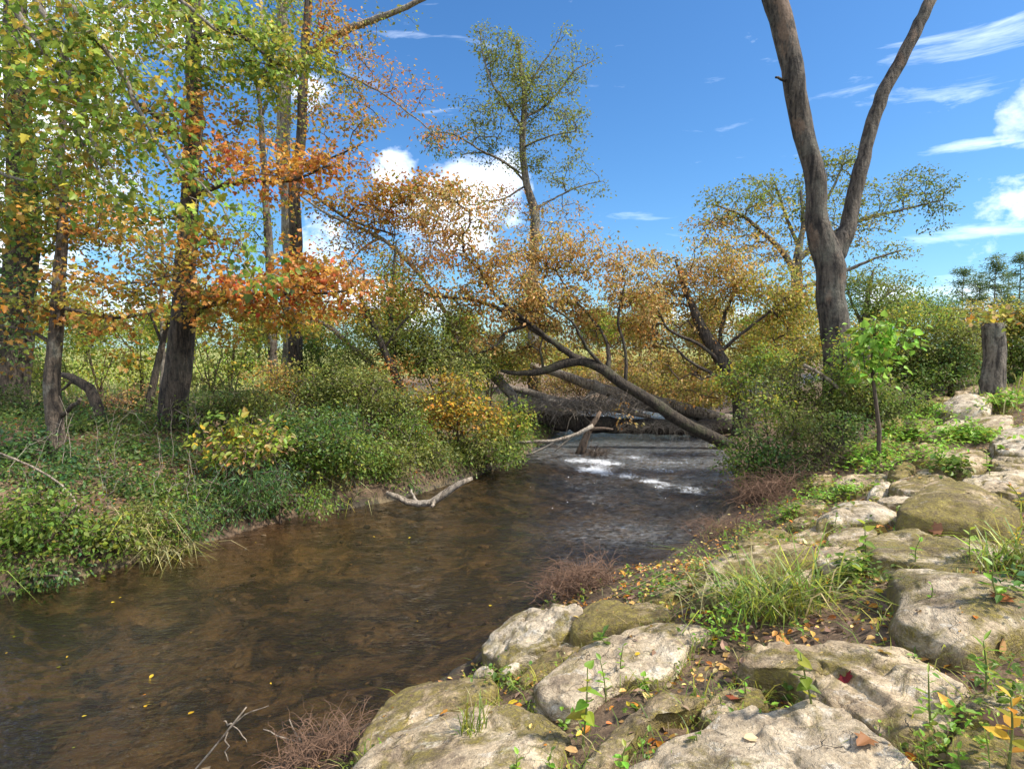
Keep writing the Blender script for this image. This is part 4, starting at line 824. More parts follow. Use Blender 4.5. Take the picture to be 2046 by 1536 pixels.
limbwood('fallen_log', 'massive dark log spanning the stream just above the water', 'log', 16.2, [(1030, 822, 40), (1090, 834, 40), (1160, 846, 36), (1240, 850, 32), (1320, 852, 32), (1400, 854, 34), (1480, 858, 38), (1540, 862, 40)], (), 'bark_dark', 18, .2)
limbwood('stick', 'broken brown stake standing slanted in the stream below the log jam', 'stick', 13.6, [(1156, 912, 17), (1164, 890, 16), (1174, 865, 13), (1190, 838, 10), (1200, 822, 6)], [[(1176, 858, 7), (1200, 856, 6, -.2), (1225, 858, 4, -.3)]], 'wood_brown')
limbwood('stick', 'long thin branch curving from the bank to the slanted stake', 'stick', 13.2, [(1022, 884, 5), (1070, 882, 6), (1110, 880, 7), (1150, 868, 8), (1185, 850, 9)], [[(1110, 880, 5), (1080, 898, 4), (1050, 910, 3)], [(1150, 868, 4), (1120, 890, 3), (1108, 902, 2)]], 'deadwood', 7)
limbwood('driftwood', 'forked bleached driftwood branch lying in shallow water by the left bank', 'driftwood', 9.3, [(772, 984, 9), (800, 996, 13), (830, 1006, 13), (868, 1002, 16), (890, 984, 15), (915, 968, 13), (944, 955, 7)], [[(838, 1005, 8), (825, 990, 5, .1), (822, 978, 4, .2)], [(868, 1000, 9), (862, 1012, 6, -.15)]], 'deadwood', 9)
limbwood('stick', 'straight dead pole lying under the dark green bush at the left waterline', 'stick', 8.6, [(470, 996, 6), (520, 993, 8), (570, 991, 8), (620, 990, 5)], (), 'wood_brown', 7)
limbwood('stick', 'short grey broken stick on the soil of the left bank', 'stick', 7.4, [(214, 1062, 9), (232, 1050, 10), (248, 1038, 9)], (), 'deadwood', 7)
limbwood('stick', 'thin curved cane arching over the brush at the left waterline', 'stick', 6.9, [(0, 905, 4), (70, 935, 4), (125, 970, 4), (155, 1010, 4), (160, 1060, 3)], (), 'deadwood', 6)
def sticks(name, label, cat, cx, cy, rx, ry, n, ln, rad, mat, hang=0.0, z=.0, upb=.5, d=None, group=None, arch=.25):
    """heap of thin dry stems: centre pixel, spread in metres"""
    c = hit(cx, cy) if d is None else at(cx, cy, d)
    o = root(name, c, label, cat, group); g = Geo()
    for k in range(n):
        a = c + np.array([np.clip(rng.normal(0, rx), -1.6 * rx, 1.6 * rx), np.clip(rng.normal(0, ry), -1.6 * ry, 1.6 * ry), 0]); a[2] = max(h1(a[0], a[1]), c[2] - .3) + rng.random() * z
        dv = rng.normal(0, 1, 3); dv[2] = abs(dv[2]) * upb - hang; dv /= np.linalg.norm(dv); L = ln * (.35 + rng.random() * .9)
        s = np.linspace(0, 1, 6)[:, None]
        P = a + dv * L * s + np.array([0, 0, 1]) * arch * L * np.sin(s * math.pi) + np.cumsum(rng.normal(0, .045 * L, (6, 3)), 0) * (s > 0)
        r = rad * (.5 + rng.random()); tube(g, P, np.linspace(r, r * .35, 6), 4, 0, False)
        for q in range(2):
            i = rng.integers(1, 5); e = rng.normal(0, 1, 3); e[2] = abs(e[2]) * .5
            tube(g, np.array([P[i], P[i] + e * L * .12, P[i] + e * L * .2 + rng.normal(0, .02, 3)]), [r * .5, r * .35, r * .2], 3, 0, False)
    g.obj('stem_tangle', M[mat], o, c)
    return o
sticks('debris_pile', 'heap of flood debris sticks piled on top of the dark log', 'debris', 1190, 808, .75, .3, 260, .8, .009, 'twig_pale', 0, .28, .3, 15.8)
sticks('debris_pile', 'brown leaf and root mat hanging at the left end of the dark log', 'debris', 1105, 805, .5, .3, 200, .6, .006, 'twig_pale', .5, .3, .4, 15.4)
sticks('debris_pile', 'dark tangle of roots sitting in the riffle beside the slanted stake', 'debris', 1192, 896, .15, .12, 130, .34, .007, 'twig', .1, .2, .4, 13.4)
sticks('debris_pile', 'fringe of pale vines and roots dangling from the dark log', 'debris', 1330, 836, .7, .12, 240, .5, .005, 'twig_pale', .9, .15, .3, 15.6)
sticks('twig_pile', 'rounded pile of dry reddish brown twigs at the water edge', 'brush pile', 1150, 1188, .20, .13, 420, .28, .0030, 'twig_dry', 0, .2, .35, None, 'dry brush heaps', .15)
sticks('twig_pile', 'dry brown tangle hanging below the dark green shrub', 'brush pile', 1525, 1005, .24, .36, 420, .5, .0032, 'twig_dry', .1, .28, .4, None, 'dry brush heaps', .2)
sticks('twig_pile', 'loose dead stems scattered on the waterline by the brown boulder', 'brush pile', 1450, 1062, .25, .3, 220, .3, .0024, 'twig_dry', .1, .05, .3, None, 'dry brush heaps')
sticks('twig_pile', 'pinkish dry brush in the bottom corner of the stream edge', 'brush pile', 640, 1525, .13, .09, 230, .24, .0022, 'twig_dry', 0, .08, .5, None, 'dry brush heaps')
sticks('twig_pile', 'dark dead vine tangle at the foot of the bushes on the right bank', 'brush pile', 1600, 960, .5, .35, 150, .6, .004, 'twig', .1, .2, .6, None, 'dry brush heaps', .2)
def drystick(label, pts, d, br):
    limbwood('dry_stalk', label, 'stick', d, pts, br, 'deadwood', 6, .05)
drystick('bare grey stalk with side twigs leaning over the bottom of the stream', [(370, 1560, 4), (430, 1490, 4), (470, 1440, 4), (492, 1412, 3)], 3.5, [[(462, 1452, 3), (500, 1428, 2.5), (537, 1409, 2)], [(466, 1446, 3), (452, 1448, 3), (446, 1440, 2)], [(455, 1462, 3), (452, 1500, 2.5), (456, 1520, 2)], [(466, 1450, 2), (485, 1465, 2), (493, 1482, 1.5)]])
drystick('thin dead stalk with forked tip rising from the bottom brush', [(640, 1560, 4), (625, 1510, 4), (600, 1480, 4), (585, 1455, 3), (578, 1436, 2)], 3.6, [[(600, 1480, 3), (560, 1472, 2.5), (526, 1456, 2)], [(596, 1474, 2), (606, 1462, 1.5)]])
drystick('upright reddish stalk behind the mossy rimmed boulder', [(690, 1560, 4), (672, 1510, 3.5), (660, 1475, 3), (653, 1440, 2)], 3.6, [[(668, 1500, 2), (650, 1490, 1.5)]])
# ------------------------------------------------ thickets and shrubs
GS = 'shrubs on the far bank'
tree('small_tree', 'crooked small tree wrapped in reddish vine on the left bank', 'tree', 12.6, [(815, 800, 16), (795, 760, 15), (770, 705, 14), (752, 660, 12), (742, 640, 10), (722, 600, 8), (728, 545, 4)], [[(748, 650, 7), (720, 620, 5), (690, 600, 3)], [(765, 700, 6), (800, 650, 5), (830, 620, 3)]],
     [(735, 590, 60, 50, .5, 'og'), (770, 650, 70, 50, .55, 'ol'), (700, 620, 50, 40, .4, 'og'), (785, 750, 25, 50, .9, 'rb', -.2), (690, 560, 60, 40, .4, 'og')], bark='bark_dark', leaf=.065, nper=18, crad=.22)
tree('small_tree', 'upright bushy tree with yellow green leaves beside the vine wrapped trunk', 'tree', 13.2, [(790, 790, 12), (786, 700, 11), (780, 620, 9), (786, 540, 6), (792, 480, 3)], [], [(790, 560, 45, 60, .7, 'yg'), (800, 640, 60, 50, .7, 'yg'), (770, 700, 60, 40, .7, 'ol'), (840, 690, 60, 50, .8, 'ol')], bark='bark_dark', leaf=.065, nper=18, crad=.22)
tree('small_tree', 'slim arching grey tree between the tall trunks and the thicket', 'tree', 14, [(775, 770, 12), (745, 730, 12), (700, 690, 11), (660, 655, 9), (610, 630, 6), (570, 610, 3)], [], [(650, 650, 60, 40, .3, 'og'), (690, 700, 60, 40, .5, 'yg'), (600, 640, 50, 40, .4, 'yg')], bark='bark_pale', leaf=.065, nper=16, crad=.22)
def S(label, bx, by, blobs, leaf=.05, shape='diamond', group=GS, **kw): return shrub('shrub', label, bx, by, blobs, leaf, shape, group, **kw)
S('olive thicket bush below the slanting pale trunk', 880, 790, [(870, 660, 80, 60, .9, 'ol'), (900, 730, 90, 50, 1, 'ol'), (830, 720, 60, 60, .8, 'yg')], .06, d=13.5)
S('yellow green bush beneath the orange leaves in the middle', 980, 800, [(960, 740, 70, 40, .9, 'yg'), (1010, 720, 60, 40, .7, 'yo')], .06, d=15)
S('low bush speckled with orange leaves on the left bank', 915, 880, [(905, 800, 80, 45, 1.0, 'of'), (950, 840, 70, 40, 1.0, 'of'), (870, 850, 60, 40, .8, 'of'), (915, 760, 60, 30, .7, 'yo')], .07, 'oval', d=12)
S('bright yellow green bush hanging over the bank by the log jam', 1035, 890, [(1025, 840, 40, 40, 1.3, 'yg'), (1010, 880, 50, 30, 1.2, 'g')], .06, d=13.4)
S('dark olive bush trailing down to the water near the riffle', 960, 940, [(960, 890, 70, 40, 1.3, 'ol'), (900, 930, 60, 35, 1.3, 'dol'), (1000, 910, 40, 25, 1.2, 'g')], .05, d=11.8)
S('leafy bush with pinkish and lime leaves on the left bank slope', 480, 960, [(450, 855, 60, 40, .8, 'yg'), (480, 900, 80, 45, 1.0, 'pk'), (520, 870, 60, 40, .9, 'pk'), (430, 900, 50, 40, .6, 'yg')], .085, 'oval', d=8.6, flat=.4)
S('broad dark green bush bulging over the left waterline', 650, 970, [(650, 860, 100, 50, 1.3, 'dg'), (700, 900, 90, 45, 1.3, 'g'), (610, 910, 80, 50, 1.4, 'g'), (560, 860, 60, 40, 1.2, 'dg')], .055, d=9.4)
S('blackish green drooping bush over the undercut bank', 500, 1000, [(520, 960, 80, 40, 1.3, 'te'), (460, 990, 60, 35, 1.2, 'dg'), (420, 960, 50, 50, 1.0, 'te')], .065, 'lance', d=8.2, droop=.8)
S('grassy green bush left of the forked driftwood', 730, 985, [(735, 945, 60, 35, 1.3, 'g'), (680, 975, 55, 28, 1.3, 'ol'), (780, 915, 60, 35, 1.2, 'ol')], .05, d=10.1)
S('bushy green growth right behind the forked driftwood', 840, 960, [(830, 895, 70, 40, 1.3, 'ol'), (855, 925, 55, 25, 1.3, 'dol'), (800, 860, 60, 40, 1.1, 'g')], .05, d=11)
S('teal green low bush beside the thin sapling foot', 60, 940, [(60, 890, 80, 40, 1.1, 'te'), (170, 920, 60, 30, .8, 'te'), (10, 930, 50, 40, 1, 'dg')], .06, d=8.2)
S('green bush crowding the waterline at the left edge', 60, 1120, [(50, 1040, 80, 50, 1.3, 'g'), (110, 1010, 70, 40, 1.1, 'g'), (20, 1120, 60, 40, 1.3, 'g')], .055, d=6.4)
S('green leafy clump drooping to the water beside hay coloured grass', 210, 1110, [(200, 1090, 70, 40, 1.4, 'g'), (130, 1120, 60, 35, 1.3, 'dg'), (230, 1060, 50, 30, 1, 'ol')], .06, 'oval', d=6.7)
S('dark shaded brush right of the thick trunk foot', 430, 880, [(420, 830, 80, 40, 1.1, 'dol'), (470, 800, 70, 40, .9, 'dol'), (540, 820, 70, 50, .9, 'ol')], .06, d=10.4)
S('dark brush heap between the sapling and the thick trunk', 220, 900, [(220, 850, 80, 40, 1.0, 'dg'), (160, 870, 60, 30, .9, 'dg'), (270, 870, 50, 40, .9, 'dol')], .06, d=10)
S('brown green weedy bush below the tall paired trunks', 620, 830, [(600, 770, 70, 50, .8, 'ol'), (660, 790, 70, 50, 1.0, 'dol'), (550, 760, 60, 50, .7, 'bo'), (700, 760, 60, 50, .9, 'ol')], .055, d=12)
S('olive bush growing against the foot of the slim arching tree', 740, 850, [(740, 790, 70, 50, 1.1, 'ol'), (800, 820, 60, 40, 1.1, 'ol'), (690, 830, 60, 40, 1.1, 'g')], .055, d=11.4)
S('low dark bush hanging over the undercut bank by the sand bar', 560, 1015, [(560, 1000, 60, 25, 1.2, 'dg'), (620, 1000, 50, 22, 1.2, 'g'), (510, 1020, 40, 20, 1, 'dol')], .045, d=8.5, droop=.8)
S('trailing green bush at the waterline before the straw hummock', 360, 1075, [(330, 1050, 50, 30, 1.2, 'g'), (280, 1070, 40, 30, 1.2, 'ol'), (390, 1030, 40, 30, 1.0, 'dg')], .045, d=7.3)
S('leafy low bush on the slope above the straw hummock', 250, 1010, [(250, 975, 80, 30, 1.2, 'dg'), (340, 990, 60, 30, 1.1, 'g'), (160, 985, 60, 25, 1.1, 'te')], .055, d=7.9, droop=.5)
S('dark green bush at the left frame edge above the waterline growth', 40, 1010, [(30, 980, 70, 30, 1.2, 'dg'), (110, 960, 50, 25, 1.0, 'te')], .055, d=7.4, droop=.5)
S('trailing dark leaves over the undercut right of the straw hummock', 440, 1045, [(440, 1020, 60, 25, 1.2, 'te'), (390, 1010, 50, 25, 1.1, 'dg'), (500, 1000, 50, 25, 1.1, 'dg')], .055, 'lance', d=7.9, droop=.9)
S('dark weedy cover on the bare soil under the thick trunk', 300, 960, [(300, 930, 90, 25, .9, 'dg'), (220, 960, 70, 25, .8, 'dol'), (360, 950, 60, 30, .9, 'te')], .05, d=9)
S('leafy growth covering the bare bank at the left frame edge', 30, 1165, [(30, 1150, 60, 30, 1.4, 'g'), (110, 1150, 50, 22, 1.2, 'dg')], .05, d=6.2, droop=.8)
S('brown dark brush between the ivy trunk and the thin sapling', 40, 840, [(40, 800, 70, 40, .9, 'dol'), (110, 820, 60, 35, .8, 'dg'), (0, 850, 60, 30, .9, 'dol')], .06, d=11.5)
S('dead brown weeds between the hooked trunk and the thick trunk', 250, 830, [(250, 800, 70, 30, .8, 'dead'), (310, 800, 50, 30, .6, 'dol'), (200, 810, 50, 25, .6, 'dead')], .06, d=11.8)
GM = 'bushes along the meadow edge'
S('backlit yellow green bush at the meadow edge behind the thin sapling', 200, 790, [(190, 700, 70, 40, .5, 'yg'), (240, 740, 70, 30, .45, 'yg'), (150, 660, 60, 40, .6, 'yg'), (100, 750, 60, 40, .7, 'ol')], .075, group=GM, d=15)
S('sparse meadow edge bush just left of the thick trunk', 290, 800, [(280, 700, 50, 50, .55, 'yg'), (300, 760, 50, 30, .5, 'ol'), (250, 650, 50, 40, .5, 'yg')], .07, group=GM, d=15.5)
S('pale backlit bush in the gap left of the hooked trunk', 90, 800, [(80, 680, 60, 50, .45, 'yg'), (140, 730, 60, 40, .45, 'yg'), (60, 740, 60, 40, .7, 'ol')], .075, group=GM, d=16)
S('tall thin leaved bush between the thick trunk and the paired trunks', 420, 790, [(410, 640, 50, 40, .5, 'yo'), (440, 720, 60, 40, .45, 'yg'), (520, 690, 60, 50, .45, 'yg')], .075, group=GM, d=17)
S('soft green meadow edge bush right of the thick trunk', 460, 800, [(450, 690, 70, 45, .5, 'yg'), (500, 720, 60, 40, .5, 'yg'), (420, 750, 50, 30, .7, 'ol'), (500, 660, 50, 30, .5, 'yo')], .075, group=GM, d=15)
S('dense green meadow edge bush behind the paired trunks', 660, 790, [(660, 690, 70, 40, 1, 'g'), (700, 740, 70, 40, 1.1, 'ol'), (620, 730, 50, 40, .9, 'g')], .07, group=GM, d=16.5)
GR = 'shrubs on the near bank'
S('dark small leaved shrub overhanging the water on the right bank', 1545, 960, [(1515, 895, 60, 35, 1.1, 'dg'), (1490, 845, 35, 35, .9, 'dol'), (1560, 925, 60, 35, 1.0, 'dg'), (1480, 930, 35, 40, 1.0, 'g'), (1565, 845, 45, 35, .8, 'ol'), (1525, 805, 25, 35, .5, 'yg'), (1600, 880, 40, 25, .7, 'dol'), (1460, 880, 22, 18, .6, 'g'), (1545, 960, 40, 18, .6, 'g')], .055, group=GR, d=9.8)
S('tall olive weeds between the leaning trees and forked trunk', 1590, 880, [(1570, 780, 70, 50, .8, 'ol'), (1620, 830, 60, 50, .9, 'ol'), (1540, 800, 50, 40, .7, 'yg'), (1620, 740, 40, 50, .5, 'ol')], .05, group=GR, d=11.2)
S('lime leaved bush in front of the dark leaning trunk', 1500, 850, [(1480, 760, 50, 40, .9, 'yg'), (1520, 740, 50, 40, .8, 'g'), (1540, 710, 50, 30, .7, 'yg')], .06, 'oval', GR, d=13)
S('green vine bush climbing around the forked trunk foot', 1690, 840, [(1690, 730, 35, 50, .9, 'yg', -.7), (1700, 780, 45, 50, 1.1, 'g', -.5), (1660, 810, 40, 40, .9, 'ol', -.5), (1700, 680, 30, 30, .7, 'yg', -.7)], .055, group=GR, d=11)
S('bushy growth between the forked trunk and the bright sapling', 1730, 840, [(1730, 780, 50, 50, 1.1, 'ol'), (1790, 800, 60, 40, 1.2, 'g'), (1740, 820, 50, 30, 1.1, 'dol')], .05, group=GR, d=10.3)
tree('sapling', 'bright lime sapling with big leaves right of the forked trunk', 'tree', 9.2, [(1757, 860, 8), (1748, 790, 7), (1742, 740, 6), (1745, 690, 5), (1750, 650, 3)], [],
     [(1755, 660, 50, 30, .9, 'bright'), (1730, 700, 40, 35, .7, 'bright'), (1780, 690, 40, 30, .7, 'bright'), (1750, 735, 50, 30, .6, 'bright')], bark='twig', leaf=.09, shape='heart', sides=6, nper=8, crad=.15, density=1.2, droop=.4, flat=.5)
S('olive hedge bush behind the bright sapling', 1830, 790, [(1810, 690, 70, 50, 1.2, 'ol'), (1860, 720, 70, 50, 1.2, 'ol'), (1840, 640, 70, 40, 1.1, 'yg'), (1780, 740, 60, 40, 1.2, 'g')], .06, group=GR, d=13.5)
S('deep green hedge bush left of the cut stump', 1900, 790, [(1890, 720, 70, 40, 1.3, 'dg'), (1930, 690, 60, 50, 1.2, 'ol'), (1870, 760, 70, 30, 1.2, 'g')], .06, group=GR, d=13)
S('brownish hedge bush behind the cut stump', 1960, 770, [(1940, 640, 60, 40, 1, 'yo'), (1960, 700, 60, 60, 1.2, 'bo'), (1910, 650, 50, 40, 1, 'ol')], .06, group=GR, d=14.5)
S('yellow leaved hedge bush at the right edge', 2050, 790, [(2030, 640, 60, 40, 1.0, 'yo'), (2040, 710, 60, 60, 1.2, 'g'), (2000, 630, 50, 30, .7, 'yo'), (2080, 660, 60, 80, 1.2, 'ol'), (2030, 770, 40, 30, 1, 'dg')], .065, group=GR, d=13.8)
S('rounded pale green far bush above the hedge', 1850, 700, [(1830, 610, 60, 30, 1.3, 'g'), (1790, 620, 50, 30, 1.2, 'g'), (1870, 615, 40, 25, 1.0, 'te')], .12, group=GR, d=32, crad=.5)
S('weedy dark bush beside the slanting mossy boulder', 1640, 905, [(1640, 860, 60, 40, 1.1, 'dol'), (1690, 850, 40, 30, 1, 'dg'), (1600, 920, 50, 30, .9, 'dol')], .05, group=GR, d=9.8)
S('yellow olive background bush under the spreading crown', 1560, 780, [(1560, 700, 90, 60, 1.3, 'yo'), (1640, 680, 60, 60, 1.1, 'yo'), (1600, 610, 60, 50, .9, 'yo'), (1500, 720, 60, 50, 1, 'yo')], .08, group=GR, d=19)
S('brown leafy brush right above the dark log', 1180, 830, [(1130, 770, 70, 30, 1.0, 'br'), (1210, 765, 70, 25, .8, 'bo'), (1280, 780, 60, 25, .7, 'br')], .05, group=GR, d=17.2)
S('yellow olive bush standing behind the slanting pale trunk', 1080, 790, [(1060, 730, 90, 40, 1.2, 'yo'), (1000, 700, 70, 40, 1, 'ol'), (1130, 710, 70, 40, 1.0, 'yo')], .075, group=GR, d=21)
S('ochre bush low behind the pale fallen log', 1380, 800, [(1360, 790, 90, 35, 1.3, 'bo'), (1440, 780, 60, 40, 1.2, 'yo'), (1290, 770, 60, 30, 1.1, 'yo')], .07, group=GR, d=18.5)
S('tan background bush behind the log jam', 1330, 800, [(1300, 740, 90, 50, 1.2, 'bo'), (1380, 750, 70, 50, 1.1, 'yo'), (1220, 740, 70, 40, .9, 'bo'), (1130, 740, 60, 40, .9, 'yo')], .08, group=GR, d=20)
# far trees: one of each kind, then copies
GB = 'trees lining the far side of the meadow'
def far_tree(label, x, y, h, pal, seed):
    global rng
    rng = np.random.default_rng(seed)
    z = h1(x, y); o = root('background_tree', (x, y, z), label, 'tree', GB); og = np.array([x, y, z])
    P = np.array([[x, y, z - .3], [x + .1, y, z + h * .4], [x - .1, y, z + h * .75]]); g = Geo(); tube(g, crom(P, 8), np.linspace(.022 * h, .006 * h, 8), 8, .1); g.obj('trunk', M['bark'], o, og)
    gl = Geo(); T = []
    for k in range(9):
        a = rng.random() * 6.28; rr = rng.random() * .28 * h; c = np.array([x + math.cos(a) * rr, y + math.sin(a) * rr, z + h * (.3 + .6 * rng.random())])
        T.append(sample_blob(c, np.array([.19, .19, .15]) * h, 26, .4, seed))
    T = np.vstack(T); leaf_cloud(gl, T, unit(len(T)), 26, .05 * h, pal, .034 * h, 'diamond', .6, .2)
    gl.obj('crown', M['leaf'], o, og, smooth=False); return o
def dup(o, loc, rz, sc, label):
    r = o.copy(); COL.objects.link(r); r.location = loc; r.rotation_euler = (0, 0, rz); r.scale = (sc, sc, sc); r['label'] = label
    for ch in o.children:
        c = ch.copy(); COL.objects.link(c); c.parent = r
    return r
LBT = 'round pale olive tree in the row beyond the meadow'
b0 = far_tree(LBT, -24, 42, 5.6, 'yg', 5); b1 = far_tree('dull green tree in the row beyond the meadow', -14, 44, 6, 'yo', 6)
for k, (x, y, sc) in enumerate([(-42, 42, 1.1), (-36, 45, 1.2), (-30, 43, 1.0), (-19, 46, 1.1), (-9, 45, 1.1), (-4, 48, 1.0), (2, 60, 1.1), (8, 56, 1.2), (16, 52, 1.1), (-54, 46, 1.0), (-50, 44, 1.2), (-58, 40, 1.1), (-68, 46, 1.3), (-80, 42, 1.2), (-25, 48, 1.2), (22, 55, 1.15), (29, 50, 1.0), (-63, 52, 1.2), (13, 62, 1.3)]):
    s = b0 if k % 2 else b1; dup(s, (x, y, h1(x, y)), k * 1.3, sc, s['label'])
rng = np.random.default_rng(77)
def pine(label, px, top, basey, d, wpx, seed):
    global rng
    rng = np.random.default_rng(seed)
    t = at(px, top, d); z = h1(t[0], t[1]); og = np.array([t[0], t[1], z]); H = t[2] - z
    o = root('pine_tree', og, label, 'tree', 'tall pines on the skyline'); g = Geo()
    tube(g, np.array([og - [0, 0, .3], og + [0, 0, H * .5], og + [0, 0, H]]), [.012 * H, .008 * H, .002 * H], 8, .05); g.obj('trunk', M['bark'], o, og)
    gl, gt = Geo(), Geo(); W = wpx * d / F * .5
    for k in range(34):
        f = .34 + .72 * rng.random() ** .8; a = rng.random() * 6.28; L = W * (1.15 - f) ** .7 * (.6 + .6 * rng.random()) * 1.2
        b = og + [0, 0, H * f]; e = b + [math.cos(a) * L, math.sin(a) * L, L * .15]
        tube(gt, np.array([b, (b + e) / 2, e]), [.035, .025, .01], 4, 0, False)
        T = b + (e - b) * rng.uniform(.35, 1.05, (9, 1)) + rng.normal(0, .12, (9, 3))
        leaf_cloud(gl, T, unit(9), 9, .28, 'pine', .26, 'lance', .35, 0)
    gl.merge(gt); gl.obj('crown', [M['leaf'], M['twig']], o, og, smooth=False)
pine('flat topped pine, leftmost on the right skyline', 1925, 552, 700, 62, 70, 1); pine('second pine on the right skyline, lower than its neighbours', 1958, 560, 700, 64, 50, 2)
pine('tallest pointed pine on the right skyline', 1990, 527, 700, 58, 60, 3); pine('pine cut by the right edge of the frame', 2040, 525, 700, 60, 70, 4); pine('faint pine between the pointed pine and the frame edge', 2015, 560, 700, 70, 50, 5)
rng = np.random.default_rng(101)
# ------------------------------------------------ stuff: undergrowth, litter, grasses
def on_ground(n, f, x0, x1, y0, y1):
    x = rng.uniform(x0, x1, n * 4); y = rng.uniform(y0, y1, n * 4)
    k = f(x, y) > rng.random(n * 4); x, y = x[k][:n], y[k][:n]
    return np.stack([x, y, height(x, y)], 1)
def side(x, y):
    return inside(x, y), pdist(x, y, LB), pdist(x, y, RB)
def blades(g, C, L, wid, pal, lean=.5, curl=.5, dirs=None):
    n = len(C); a = rng.random(n) * 6.28
    h = np.stack([np.cos(a), np.sin(a), 0 * a], 1) if dirs is None else dirs
    L = L * np.exp(rng.normal(0, .3, n))[:, None]; ln = (lean * (.4 + rng.random(n)))[:, None]; cu = (curl * (.4 + rng.random(n)))[:, None]
    X = np.stack([-h[:, 1], h[:, 0], 0 * a], 1) * wid * np.exp(rng.normal(0, .2, n))[:, None]
    Z = np.array([0, 0, 1.0])
    m1 = C + h * L * ln * .35 + Z * L * .42; m2 = C + h * L * (ln * .75 + cu * .1) + Z * L * (.74 - .15 * cu); t = C + h * L * (ln * 1.15 + cu * .45) + Z * L * (.95 - .55 * cu)
    V = np.stack([C - X * .7, C + X * .7, m1 + X, m1 - X, m2 + X * .7, m2 - X * .7, t], 1).reshape(-1, 3)
    b = np.arange(n)[:, None] * 7
    g.add(V, [np.concatenate([b + [0, 1, 2, 3], b + [3, 2, 4, 5]]), b + [5, 4, 6]], np.repeat(pcol(pal, n), 7, 0))
def stuffobj(name, label, g, mat):
    o = g.obj(name, M[mat], None, None, smooth=False); tag(o, label, name.replace('_', ' '), None, 'stuff'); return o
q2 = lambda x, y, s, sd: fbm(np.stack([x, y, 0 * x], 1) * s, 3, sd)
# left bank cover
def f_left(x, y):
    i, dl, dr = side(x, y); return np.where(~i & (dl < dr), sstep(9.5, 4.0, dl) * (.35 + 1.3 * (q2(x, y, .8, 4) > -.05)), 0)
g = Geo(); C = on_ground(5200, f_left, -14, 3, 4.5, 19)
k = rng.random(len(C)) < .5
for pal, sel in (('dg', k), ('dol', ~k)):
    T = C[sel] + np.array([0, 0, 1]) * rng.uniform(.03, .30, (sel.sum(), 1)); leaf_cloud(g, T, np.tile([[0, 0, 1.0]], (len(T), 1)), 11, .12, pal, .055, 'diamond', .5, .1)
stuffobj('undergrowth', 'low dark green leafy cover on the left bank', g, 'leaf')
# bank rim: drooping stems and grass over the water
def f_rim(x, y):
    i, dl, dr = side(x, y); return np.where(~i & (dl < dr), sstep(.75, .1, dl) * (.5 + (q2(x, y, .9, 8) > 0)) * np.where((np.abs(x + 3.4) < .75) & (np.abs(y - 8.0) < 1.1), .12, 1), 0)
g = Geo(); C = on_ground(2600, f_rim, -9, 2, 3.5, 18)
wd = np.array([.75, -.6, 0]); dd = wd + rng.normal(0, .5, (len(C), 3)); dd[:, 2] = 0; dd /= np.linalg.norm(dd, axis=1)[:, None]
blades(g, C, .26, .005, 'grass', .7, 1.5, dd)
T = C[rng.random(len(C)) < .38]; leaf_cloud(g, T + np.array([.05, -.05, .02]), np.tile([[.6, -.5, -.5]], (len(T), 1)), 12, .11, 'g', .055, 'diamond', .9, .7)
stuffobj('bank_grass', 'grass and leaves drooping over the left waterline', g, 'grass')
# hay tuft
def tuft(name, label, px, py, n, L, wid, pal, rx, ry, lean=.6, curl=.8, cat='grass tuft', group='grass tufts', off=0.0, dirs=None):
    c = hit(px, py); o = root(name, c, label, cat, group); g = Geo()
    P = np.stack([rng.normal(c[0], rx, n), rng.normal(c[1], ry, n)], 1); C = np.column_stack([P, height(P[:, 0], P[:, 1]) + off])
    blades(g, C, L, wid, pal, lean, curl, dirs); g.obj('blades', M['grass'], o, c, smooth=False); return o
tuft('grass_tuft', 'straw and green grass hummock drooping at the left waterline', 320, 1100, 420, .28, .005, 'hay', .20, .14, .9, 1.4)
tuft('grass_tuft', 'long bladed green grass tuft among the rocks', 1560, 1240, 230, .34, .0042, 'grass', .17, .07, .95, .8, off=.02)
tuft('grass_tuft', 'fine pale grass spreading beside the whitish stone', 1470, 1215, 180, .2, .003, 'hay', .15, .08, .9, .6, off=.02)
tuft('grass_tuft', 'small green grass tuft on the broad bottom boulder', 938, 1530, 60, .16, .0035, 'grass', .03, .02, .3, .4, off=.1)
tuft('grass_tuft', 'dark grass at the right edge below the pale mossy slab', 2035, 1150, 190, .24, .004, 'grass', .12, .08, .6, .7)
tuft('grass_tuft', 'mixed grass hanging under the mossy humped boulder', 1960, 1065, 160, .22, .0035, 'grass', .25, .08, .7, .8)
tuft('grass_tuft', 'slim grass sprout before the stump block', 1965, 815, 90, .3, .006, 'grass', .15, .08, .5, .5)
tuft('grass_tuft', 'dry straw clump bent over the dark green bush by the water', 640, 960, 170, .32, .0045, 'hay', .25, .16, .9, 1.3)
# meadow
def f_mead(x, y):
    i, dl, dr = side(x, y); return np.where(~i & (dl < dr), sstep(8, 11, dl), 0)
g = Geo(); C = on_ground(32000, f_mead, -40, 6, 14, 42); blades(g, C, .30, .012, 'field', .4, .7)
stuffobj('meadow_grass', 'sunlit yellow green meadow grass behind the left bank', g, 'grass')
def f_rg(x, y):
    i, dl, dr = side(x, y); return np.where(~i & (dr < dl), sstep(3, 6, dr), 0)
g = Geo(); C = on_ground(4000, f_rg, 7, 22, 8, 30); blades(g, C, .4, .010, 'grass', .4, .6)
stuffobj('slope_grass', 'rough grass under the right bank hedge', g, 'grass')
